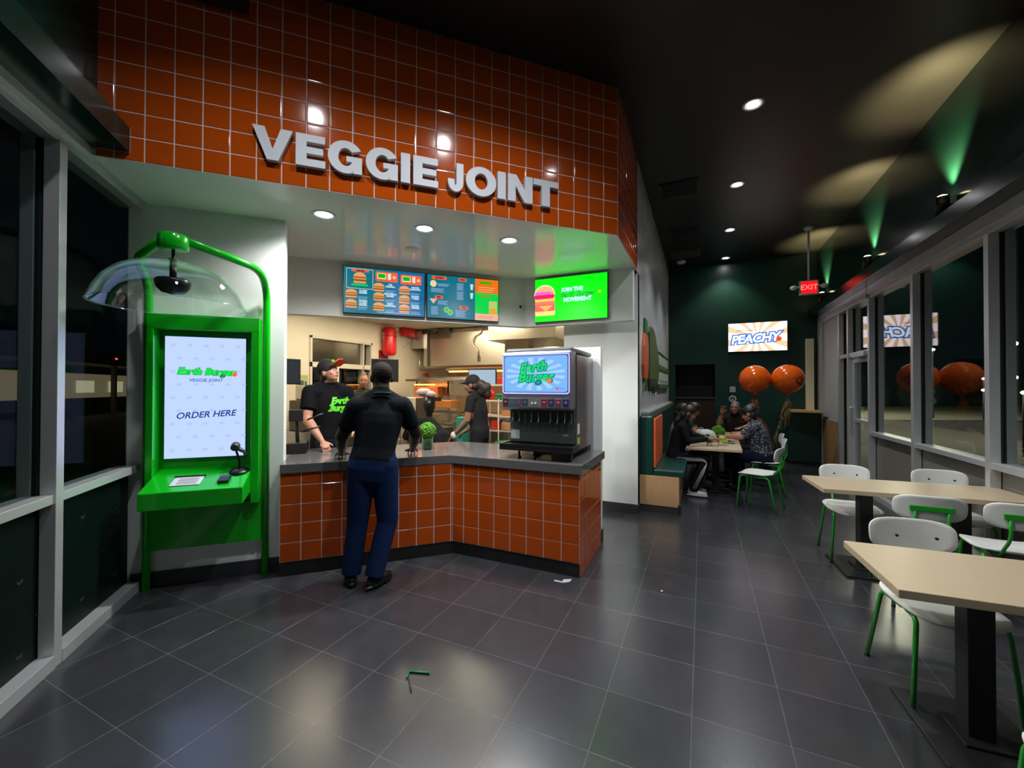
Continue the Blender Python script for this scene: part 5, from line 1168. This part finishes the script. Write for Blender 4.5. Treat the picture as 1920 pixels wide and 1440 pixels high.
def speck():
    m = bpy.data.materials.new('speckled_shirt'); m.use_nodes = True; nt = m.node_tree; b = nt.nodes['Principled BSDF']; tc = nt.nodes.new('ShaderNodeTexCoord')
    v = nt.nodes.new('ShaderNodeTexVoronoi'); v.inputs['Scale'].default_value = 42; mr = nt.nodes.new('ShaderNodeMath'); mr.operation = 'LESS_THAN'; mr.inputs[1].default_value = .34
    mx = nt.nodes.new('ShaderNodeMix'); mx.data_type = 'RGBA'; mx.inputs['A'].default_value = (.014, .017, .03, 1); mx.inputs['B'].default_value = (.34, .34, .38, 1)
    nt.links.new(tc.outputs['Object'], v.inputs['Vector']); nt.links.new(v.outputs['Distance'], mr.inputs[0]); nt.links.new(mr.outputs[0], mx.inputs['Factor']); nt.links.new(mx.outputs['Result'], b.inputs['Base Color']); b.inputs['Roughness'].default_value = .85
    return m
J = seated(.07, (.1, 1, -.4), -.02, (-.22, .24, .80), (-.10, .50, .77), (.22, .2, .80), (.12, .44, .76), .50, .36, .30)
t, P_, R, T, s_ = person('person', 'person in dark blue speckled shirt sitting with their back turned', (.80, 6.98, 0), 76, J, [sk2, speck(), fabric('dark_jeans', (.008, .012, .03)), shb, shb, lip], vox=.0075, fat=1.16, sleeve=.8)
hair(t, P_, R, [((0, -.012, .032), (.084, .102, .090)), ((0, -.045, -.03), (.078, .062, .06))], M_hair, .008)
J = seated(.10, (.1, 1, -.2), 0, zs=.50)
t, P_, R, T, s_ = person('person', 'person with long dark hair beside and beyond the speckled shirt, facing the table', (.93, 7.72, 0), 88, J, [skin('warm'), fabric('dark_rust_top', (.10, .03, .015)), dkp, shb, shb, lip], vox=.010, long_sleeve=True)
hair(t, P_, R, [((0, -.015, .035), (.086, .102, .09)), ((0, -.06, -.05), (.082, .065, .09)), ((0, -.07, -.15), (.08, .05, .09))], mat('greying_dark_hair', (.02, .017, .016), .6, noise=.4), .010)
J = seated(.06, (.15, 1, .0), 0, (-.25, .16, .84), (-.10, .30, .80), (.26, .22, .86), (.20, .30, 1.05), .52)
J.update(hR_=(-.2, .1, 1), nR_=(.3, -1, 0), tR_=(-1, 0, .2))
CURL['person'+'man in dark '+'R'] = .7
t, P_, R, T, s_ = person('person', 'man in dark polo at the far end of the table, facing the camera, hand raised', (.56, 8.62, 0), 172, J, [skin('warm'), fabric('dark_polo', (.018, .014, .012)), dkp, shb, shb, lip], vox=.009, eyes=True, fat=1.08, s=1.0)
hair(t, P_, R, [((0, -.02, .042), (.078, .092, .080))], mat('grey_hair'), .008)
m_ = MB(); m_.tube([T @ Vector((.204+.026*math.cos(k/12*2*PI), .298+.026*math.sin(k/12*2*PI), 1.03)) for k in range(12)], .009, closed=True, seg=6); part('watch', m_, M_bk, t, world=True)
st_ = thing('stool', 'dark round stool under the man at the far end of the table', 'stool', (.56, 8.64, 0))
m_ = MB(); m_.lathe([(0, .44), (.17, .44), (.17, .475), (0, .48)]); part('seat', m_, M_ped, st_)
for k in range(4):
    a_ = k*PI/2+.6; m_ = MB(); m_.cyl((.12*math.cos(a_), .12*math.sin(a_), .44), (.17*math.cos(a_), .17*math.sin(a_), 0), .011); part('leg', m_, M_ped, st_)
# ------------------------------------------------------------------ kitchen behind the service opening
def kpanel(x, y, w, d_, label, st):
    t = thing('ceiling_panel_light', label, 'ceiling light', (x, y, 2.70), 0, 'lit panels in the kitchen ceiling')
    m_ = MB(); m_.box((-w/2-.03, -d_/2-.03, -.012), (w/2+.03, -d_/2, 0)); m_.box((-w/2-.03, d_/2, -.012), (w/2+.03, d_/2+.03, 0)); m_.box((-w/2-.03, -d_/2, -.012), (-w/2, d_/2, 0)); m_.box((w/2, -d_/2, -.012), (w/2+.03, d_/2, 0)); part('frame', m_, M_trim, t)
    m_ = MB(); m_.box((-w/2, -d_/2, -.008), (w/2, d_/2, -.002)); part('diffuser', m_, emis('kitchen_panel_glow', (1, .86, .62), L_KITCHEN), t)
kpanel(-3.25, 9.4, .6, .9, 'lit ceiling panel glimpsed over the dispenser at the pillar edge', 1)
kpanel(-4.3, 5.6, .6, 1.2, 'lit ceiling panel above the pick-up window side of the kitchen', 1)
kpanel(-3.2, 6.0, .6, 1.2, 'lit ceiling panel above the middle of the kitchen', 1)
kpanel(-2.0, 6.6, .6, 1.2, 'lit ceiling panel on the pillar side of the kitchen', 1)
kpanel(-4.5, 4.1, .6, .9, 'lit ceiling panel above the cashier', 1)

# pick-up window in the left kitchen wall
e = bpy.data.objects.new('window_20', None); C.objects.link(e); e['kind'] = 'structure'; INV[e.name] = Matrix.Identity(4)
m_ = MB(); X = -5.49
for a, b in (((4.48, .95), (4.52, 2.31)), ((5.76, .95), (5.80, 2.31)), ((4.48, 2.27), (5.80, 2.31)), ((4.48, 1.82), (5.80, 1.90)), ((4.48, .95), (5.80, 1.0)), ((5.0, 1.0), (5.04, 1.82)), ((5.58, .95), (5.60, 2.31))):
    m_.box((X-.12, a[0], a[1]), (X+.01, b[0], b[1]))
part('frame', m_, mat('cream_frame', (.65, .60, .5), .4), e, bevel=.003)
m_ = MB(); m_.box((X-.07, 4.5, 1.9), (X-.064, 5.6, 2.28)); part('transom_pane', m_, glass('misted_glass', (.5, .5, .45), R0=.25, rough=.12), e); m_ = MB(); m_.box((X-.07, 4.5, 1.0), (X-.064, 5.03, 1.82)); m_.box((X-.05, 5.03, 1.0), (X-.044, 5.78, 1.82)); part('pane', m_, M_glass, e)
# red fire suppression tank with pipework
t = thing('fire_suppression_tank', 'red fire suppression tank high on the kitchen wall', 'tank', (-5.37, 6.12, 2.10))
m_ = MB(); m_.lathe([(0, 0), (.09, .005), (.125, .04), (.13, .08), (.13, .47), (.11, .53), (0, .55)]); part('cylinder', m_, mat('red_tank_paint', (.60, .01, .01), .28), t)
m_ = MB(); m_.lathe([(.132, .30), (.1325, .30), (.1325, .43), (.132, .43)], ang=(-2.6, -1.6), seg=8); part('label_plate', m_, mat('tank_label', (.45, .35, .3), .5), t)
m_ = MB(); m_.lathe([(.133, .36), (.136, .36), (.136, .375), (.133, .375)]); m_.box((-.15, -.14, -.05), (-.12, .10, .1)); part('strap', m_, mat('dark_red_bracket', (.25, .01, .01), .4), t)
t = thing('alarm_box', 'small red alarm box beside the suppression tank under the bulkhead', 'box', (-5.40, 6.70, 2.53))
m_ = MB(); m_.box((-.06, -.17, 0), (.06, .17, .16)); part('housing', m_, mat('red_tank_paint'), t, bevel=.008)
m_ = MB(); m_.tube([(0, .03, 0), (0, .05, -.12), (0, -.1, -.2)], .012, rnd=.03); m_.tube([(0, -.17, .1), (0, -.4, .02), (0, -.55, .1)], .006, rnd=.03); part('wires', m_, M_steel, t)
t = thing('junction_box', 'grey steel box on the kitchen wall next to the exhaust hood', 'box', (-5.3, 7.0, 2.3))
m_ = MB(); m_.box((-.15, -.12, 0), (.12, .14, .36)); part('housing', m_, M_steel, t, bevel=.006)
m_ = MB(); m_.tube([(.0, -.05, 0), (.0, -.05, -.42), (.02, .3, -.46)], .01, rnd=.04); part('pipe', m_, M_steel, t)
t = thing('wall_card', 'small white card with a green top on the kitchen wall behind the cashier', 'sign', (-5.485, 4.35, 1.505))
m_ = MB(); m_.box((-.012, -.10, 0), (.0, .10, .19)); part('card', m_, mat('pale_card', (.5, .48, .4), .5), t, bevel=.004)
m_ = MB(); m_.box((.0, -.08, .115), (.003, .08, .175)); part('green_band', m_, mat('lime_band', (.35, .5, .08), .5), t)
m_ = MB(); m_.box((.0, -.07, .03), (.003, .02, .10)); m_.box((.0, .04, .02), (.003, .07, .09)); part('print', m_, mat('grey_print'), t)
# exhaust hood
hdv = thing('exhaust_hood', 'large stainless steel exhaust hood over the cook line', 'hood', (-4.2, 7.6, 1.93))
m_ = MB(); m_.prism([(6.98, 1.94), (7.03, 1.90), (8.28, 1.90), (8.28, 2.68), (7.03, 2.68), (6.98, 2.60)], -5.22, -3.36, T=Matrix(((0, 0, 1, 0), (1, 0, 0, 0), (0, 1, 0, 0), (0, 0, 0, 1)))); part('canopy', m_, mat('hood_steel', (.60, .54, .44), .30, .9, noise=.05, nscale=3, rvar=.05), hdv, world=True, bevel=.004)
m_ = MB(); m_.box((-5.0, 6.90, 2.50), (-4.55, 6.985, 2.69)); m_.box((-5.12, 6.96, 1.94), (-5.05, 6.985, 2.69)); m_.tube([(-4.85, 6.90, 2.6), (-4.85, 6.82, 2.62), (-4.75, 6.82, 2.66)], .02, rnd=.02); part('junction', m_, mat('dark_steel', (.12, .10, .08), .4, .6), hdv, world=True)
m_ = MB(); m_.box((-3.95, 6.975, 2.0), (-3.88, 6.985, 2.10)); part('switch', m_, mat('dark_steel'), hdv, world=True)
m_ = MB(); m_.tube([(-3.92, 6.96, 2.10), (-3.93, 6.95, 2.25), (-4.05, 6.95, 2.35), (-4.0, 6.95, 2.5), (-3.85, 6.95, 2.55), (-3.88, 6.95, 2.69)], .012, rnd=.06); part('flex_hose', m_, M_steel, hdv, world=True)
t = thing('supply_air_box', 'second stainless steel air box hanging beside the hood above the monitor', 'hood', (-3.0, 6.6, 2.33))
m_ = MB(); m_.box((-3.30, 6.2, 2.30), (-2.1, 7.6, 2.69)); part('housing', m_, mat('hood_steel'), t, world=True, bevel=.006)
# heat lamps glowing under the hood (visible tubes)
t = thing('heat_lamp', 'orange glowing heat strip under the exhaust hood', 'heat lamp', (-4.3, 7.5, 1.88))
m_ = MB(); m_.box((-5.0, 7.45, 1.86), (-3.5, 7.60, 1.90)); part('bracket', m_, M_steel, t, world=True)
m_ = MB(); m_.cyl((-4.95, 7.52, 1.85), (-3.55, 7.52, 1.85), .02); part('tube', m_, emis('heat_tube_orange', (1, .30, .05), 7), t, world=True)
# cook line: steel units with a splash back
t = thing('cook_line', 'stainless steel cook line with a warm lit back panel under the hood', 'kitchen unit', (-4.3, 7.7, 0))
m_ = MB(); m_.box((-5.2, 7.2, .1), (-3.4, 8.25, .92)); part('cabinet', m_, M_steel, t, world=True, bevel=.006)
m_ = MB(); m_.box((-5.2, 8.2, .95), (-3.4, 8.28, 1.9)); part('back_panel', m_, mat('warm_steel', (.55, .42, .28), .35, .7), t, world=True)
for k in range(4): m_ = MB(); m_.box((-5.15+k*.44, 7.17, .2), (-4.76+k*.44, 7.2, .85)); dr = part('door', m_, M_steel, t, world=True, bevel=.004); h_ = MB(); h_.tube([(-5.1+k*.44, 7.16, .8), (-5.1+k*.44, 7.12, .78), (-4.8+k*.44, 7.12, .78), (-4.8+k*.44, 7.16, .8)], .008, rnd=.01); part('handle', h_, M_trim, dr, world=True)
# sandwich station with shelf, warming lamps and a raised steel back
t = thing('prep_station', 'stainless sandwich prep station with an orange warming shelf', 'prep station', (-4.4, 6.3, 0))
m_ = MB(); m_.box((-5.05, 5.95, .86), (-3.85, 6.6, .90)); m_.box((-5.05, 6.05, .1), (-3.85, 6.6, .86)); part('table', m_, M_steel, t, world=True, bevel=.005)
m_ = MB(); m_.box((-5.05, 6.5, 1.35), (-3.6, 6.56, 1.70)); m_.box((-5.05, 6.2, 1.62), (-3.6, 6.56, 1.66)); part('upper_shelf', m_, M_steel, t, world=True, bevel=.004)
for x in (-5.02, -4.3, -3.63): m_ = MB(); m_.box((x-.015, 6.5, .9), (x+.015, 6.53, 1.62)); part('upright', m_, M_steel, t, world=True)
m_ = MB(); m_.box((-4.95, 6.3, 1.30), (-4.40, 6.5, 1.52)); part('warming_cabinet', m_, mat('orange_warm_steel', (.85, .30, .10), .35, .3), t, world=True, bevel=.02)
m_ = MB(); m_.cyl((-4.9, 6.28, 1.555), (-4.45, 6.28, 1.555), .012); part('heat_tube', m_, emis('heat_tube_orange', (1, .30, .05), 7), t, world=True)
m_ = MB(); m_.box((-4.40, 6.0, 1.15), (-3.92, 6.3, 1.28)); part('pan', m_, mat('orange_pan', (.75, .28, .08), .35, .5), t, world=True, bevel=.01)
m_ = MB(); m_.box((-4.38, 6.02, 1.06), (-3.90, 6.35, 1.09)); m_.box((-4.38, 6.02, .90), (-4.36, 6.04, 1.06)); m_.box((-3.94, 6.02, .90), (-3.92, 6.04, 1.06)); part('rack', m_, M_steel, t, world=True)
m_ = MB(); m_.cyl((-4.60, 6.20, 1.36), (-4.60, 6.20, 1.48), .05); solo('red_bottle_cap', m_, mat('bright_red_plastic', (.75, .02, .01), .4), 'bright red container by the orange warming cabinet', 'container', .006)
m_ = MB(); m_.box((-4.80, 5.6, .93), (-4.35, 5.9, 1.33), 0); m_.box((-4.35, 5.6, .93), (-4.31, 5.9, 1.33), 1); solo('white_appliance', m_, [mat('cream_appliance', (.60, .56, .46), .4), mat('dark_steel')], 'cream kitchen appliance with a dark side behind the customer', 'appliance', .01)
t = thing('side_table', 'low steel side table under the cream appliance', 'table', (-4.55, 5.75, 0))
m_ = MB(); m_.box((-4.95, 5.48, .88), (-4.2, 5.93, .929)); part('top', m_, M_steel, t, world=True, bevel=.003)
for x in (-4.92, -4.23):
    for y in (5.52, 5.89): m_ = MB(); m_.cyl((x, y, 0), (x, y, .88), .018); part('leg', m_, M_steel, t, world=True)
t = thing('cup_stack', 'stack of pale patterned cups on a black holder behind the counter', 'cups', (-3.74, 5.14, .9))
m_ = MB(); m_.ball((-.10, 0, .53), (.13, .09, .06), 0, 16, jit=.10); m_.ball((.03, 0, .50), (.08, .08, .05), 0, 14, jit=.1); part('cups', m_, mat('pale_pink_print', (.50, .38, .40), .5, noise=.6, nscale=30), t)
m_ = MB(); m_.lathe([(.03, .0), (.05, .2), (.09, .30), (.09, .46), (.0, .48)], (0, 0, 0)); m_.box((.02, -.03, .40), (.20, .03, .46)); part('holder', m_, M_bk, t)
t = thing('back_shelf', 'dark steel cabinet under the cup holder behind the counter', 'cabinet', (-3.75, 5.1, 0))
m_ = MB(); m_.box((-4.1, 5.04, 0), (-3.5, 5.45, .90)); part('cabinet', m_, mat('dark_steel'), t, world=True, bevel=.005)
# wall heater and hanging orange basket
m_ = MB(); m_.cyl((-5.5, 7.35, 1.79), (-5.38, 7.35, 1.79), .02); m_.tube([(-5.40, 7.35, 1.80), (-5.40, 7.20, 1.65), (-5.40, 7.20, 1.58), (-5.40, 7.52, 1.58), (-5.40, 7.50, 1.68), (-5.40, 7.35, 1.80)], .028, seg=8, rnd=.04); solo('hanging_tool', m_, mat('orange_plastic', (.80, .12, .03), .4), 'orange hook hanging on the kitchen wall right of the customer head', 'tool')
# kitchen monitors
def monitor(label, loc, rz, w, h, col, st, to=None):
    t = thing('monitor', label, 'monitor', loc, rz)
    m_ = MB(); m_.box((-w/2, -.015, -h/2), (w/2, .02, h/2)); part('casing', m_, mat('black_plastic'), t, bevel=.004)
    m_ = MB(); m_.box((-w/2+.015, -.017, -h/2+.015), (w/2-.015, -.0152, h/2-.015)); part('display', m_, emis('display_%d' % int(st*100), col, st) if st else mat('dark_display'), t)
    m_ = MB(); e_ = INV[t.name] @ Vector(to); m_.tube([(0, .02, 0), (0, .09, 0), e_], .014, rnd=.02); part('arm', m_, M_bk, t)
monitor('lit pale blue kitchen monitor above the food shelves', (-3.41, 6.2, 1.675), math.radians(8), .51, .29, (.48, .66, .85), .75, (-3.39, 6.51, 1.62))
monitor('dark monitor on the wall behind the customer head', (-5.05, 5.65, 1.80), math.radians(50), .46, .40, (0, 0, 0), 0, (-5.51, 5.95, 1.85))
monitor('tilted black monitor at the left edge of the service opening', tuple(uv(-.655, 4.70, 1.66)), math.radians(80), .20, .26, (0, 0, 0), 0, tuple(uv(-.70, 4.01, 1.62)))
# food rack on the right
t = thing('shelf_rack', 'white wire shelf rack with red and green items behind the dispenser', 'shelf rack', (-2.85, 5.75, 0))
for z in (.42, .86, 1.08, 1.31): m_ = MB(); m_.box((-3.16, 5.55, z-.02), (-2.40, 6.0, z)); part('shelf', m_, mat('white_wire', (.65, .58, .5), .4), t, world=True, bevel=.003)
for x in (-3.14, -2.78, -2.42):
    for y in (5.56, 5.98): m_ = MB(); m_.cyl((x, y, 0), (x, y, 1.55 if y > 5.8 else 1.33), .011); part('post', m_, mat('white_wire'), t, world=True)
def item(nm, a, b, col, label, cat, grp=None, bev=.01): m_ = MB(); m_.box(a, b); solo(nm, m_, mat(nm+'_surface_%d' % int(sum(col)*1000), col, .45), label, cat, bev, grp)
m_ = MB(); m_.ball((-3.02, 5.72, 1.38), (.10, .10, .085), 0, 18, jit=.08); m_.v = [Vector((p.x, p.y, max(p.z, 1.311))) for p in m_.v]; solo('red_food_bag', m_, mat('bright_red_plastic'), 'shiny red bag on the top rack shelf behind the kitchen worker', 'bag')
m_ = MB(); m_.ball((-3.10, 5.68, 1.44), (.08, .06, .035), 0, 12, jit=.1); solo('lime_wrap', m_, mat('lime_wrap_foil', (.45, .65, .03), .4), 'yellow green wrapper lying over the red bag on the rack', 'wrapper')
item('green_tray', (-2.88, 5.6, 1.311), (-2.45, 5.9, 1.36), (.01, .13, .05), 'dark green tray on the top rack shelf, the lower of two', 'tray', 'green trays on the rack')
item('green_tray', (-2.86, 5.62, 1.361), (-2.47, 5.88, 1.405), (.012, .16, .06), 'dark green tray on the top rack shelf, stacked on the other', 'tray', 'green trays on the rack')
item('tan_carton', (-3.13, 5.62, .861), (-2.98, 5.9, 1.05), (.50, .33, .18), 'tan carton on the middle rack shelf, left end', 'carton'); item('red_box', (-2.93, 5.6, .861), (-2.80, 5.75, 1.0), (.62, .04, .02), 'red box on the middle rack shelf by the post', 'box')
item('wood_basket', (-2.76, 5.6, 1.081), (-2.46, 5.9, 1.16), (.60, .26, .08), 'orange brown basket on the rack shelf behind the dispenser', 'basket'); item('bread_box', (-2.76, 5.6, .861), (-2.46, 5.9, .98), (.55, .28, .12), 'light brown bread box low on the rack behind the dispenser', 'box')
item('dark_bin_box', (-3.12, 5.62, .421), (-2.5, 5.95, .62), (.02, .08, .04), 'dark green crate on the lowest rack shelf', 'crate')
m_ = MB(); m_.lathe([(0, 0), (.20, 0), (.24, .55), (.25, .74), (0, .76)], (-2.42, 5.28, 0), seg=28); solo('waste_bin', m_, mat('green_bin_plastic', (.01, .14, .06), .45), 'dark green round bin beside the kitchen worker', 'bin')
item('red_shelf_box', (-3.02, 5.98, 1.56), (-2.70, 6.1, 1.66), (.60, .02, .02), 'red box on the wall ledge right of the lit monitor', 'box')
m_ = MB(); m_.box((-3.2, 5.95, 1.53), (-2.3, 6.12, 1.559)); solo('wall_ledge', m_, mat('white_wire'), 'thin white ledge holding the red box beside the lit monitor', 'shelf')
item('teal_bin', (-3.33, 5.25, 0), (-3.22, 5.45, 1.06), (.02, .35, .27), 'teal plastic panel bin standing left of the kitchen worker', 'bin')
# till area at the left: printer, till stand, drawer on the counter
t = thing('till', 'black cash till on a stand at the left end of the counter', 'till', tuple(uv(-.545, 4.33, .89)), PI/4)
m_ = MB(); m_.box((-.08, -.10, 0), (.09, .12, .10)); part('printer', m_, M_bk, t, bevel=.008)
m_ = MB(); m_.tube([(0, .05, .10), (-.01, .05, .30)], .018); m_.box((-.07, .0, .29), (.05, .06, .40)); part('terminal', m_, M_bk, t, bevel=.006)
m_ = MB(); m_.tube([(.08, .05, .30), (.22, .05, .36)], .008); m_.tube([(.05, .0, .2), (.2, .0, .24)], .008); part('arm', m_, M_bk, t)
t = thing('coffee_machine', 'black and steel machine on a bench behind the cashier at the left', 'machine', (-5.0, 4.15, .9))
m_ = MB(); m_.box((-.25, -.2, 0), (.2, .2, .42)); part('body', m_, mat('dark_steel'), t, bevel=.01); m_ = MB(); m_.box((-.2, -.15, .42), (.15, .15, .60)); part('hopper', m_, M_steel, t, bevel=.02)
t = thing('back_bench', 'steel work bench under the machine behind the cashier', 'bench', (-4.95, 4.25, 0))
m_ = MB(); m_.box((-5.4, 3.85, 0), (-4.6, 4.75, .899)); part('cabinet', m_, M_steel, t, world=True, bevel=.006)
m_ = MB(); m_.box((-4.598, 3.9, .15), (-4.58, 4.7, .8)); part('door', m_, M_steel, t, world=True, bevel=.003)
m_ = MB(); c1 = uv(-.30, 4.20, .8905); 
m_ = MB(DIAG); m_.box((-.05, 4.28, .8905), (.10, 4.46, .975)); solo('card_terminal', m_, M_bk, 'black till drawer on the counter between the cashier and the customer', 'till', .008)
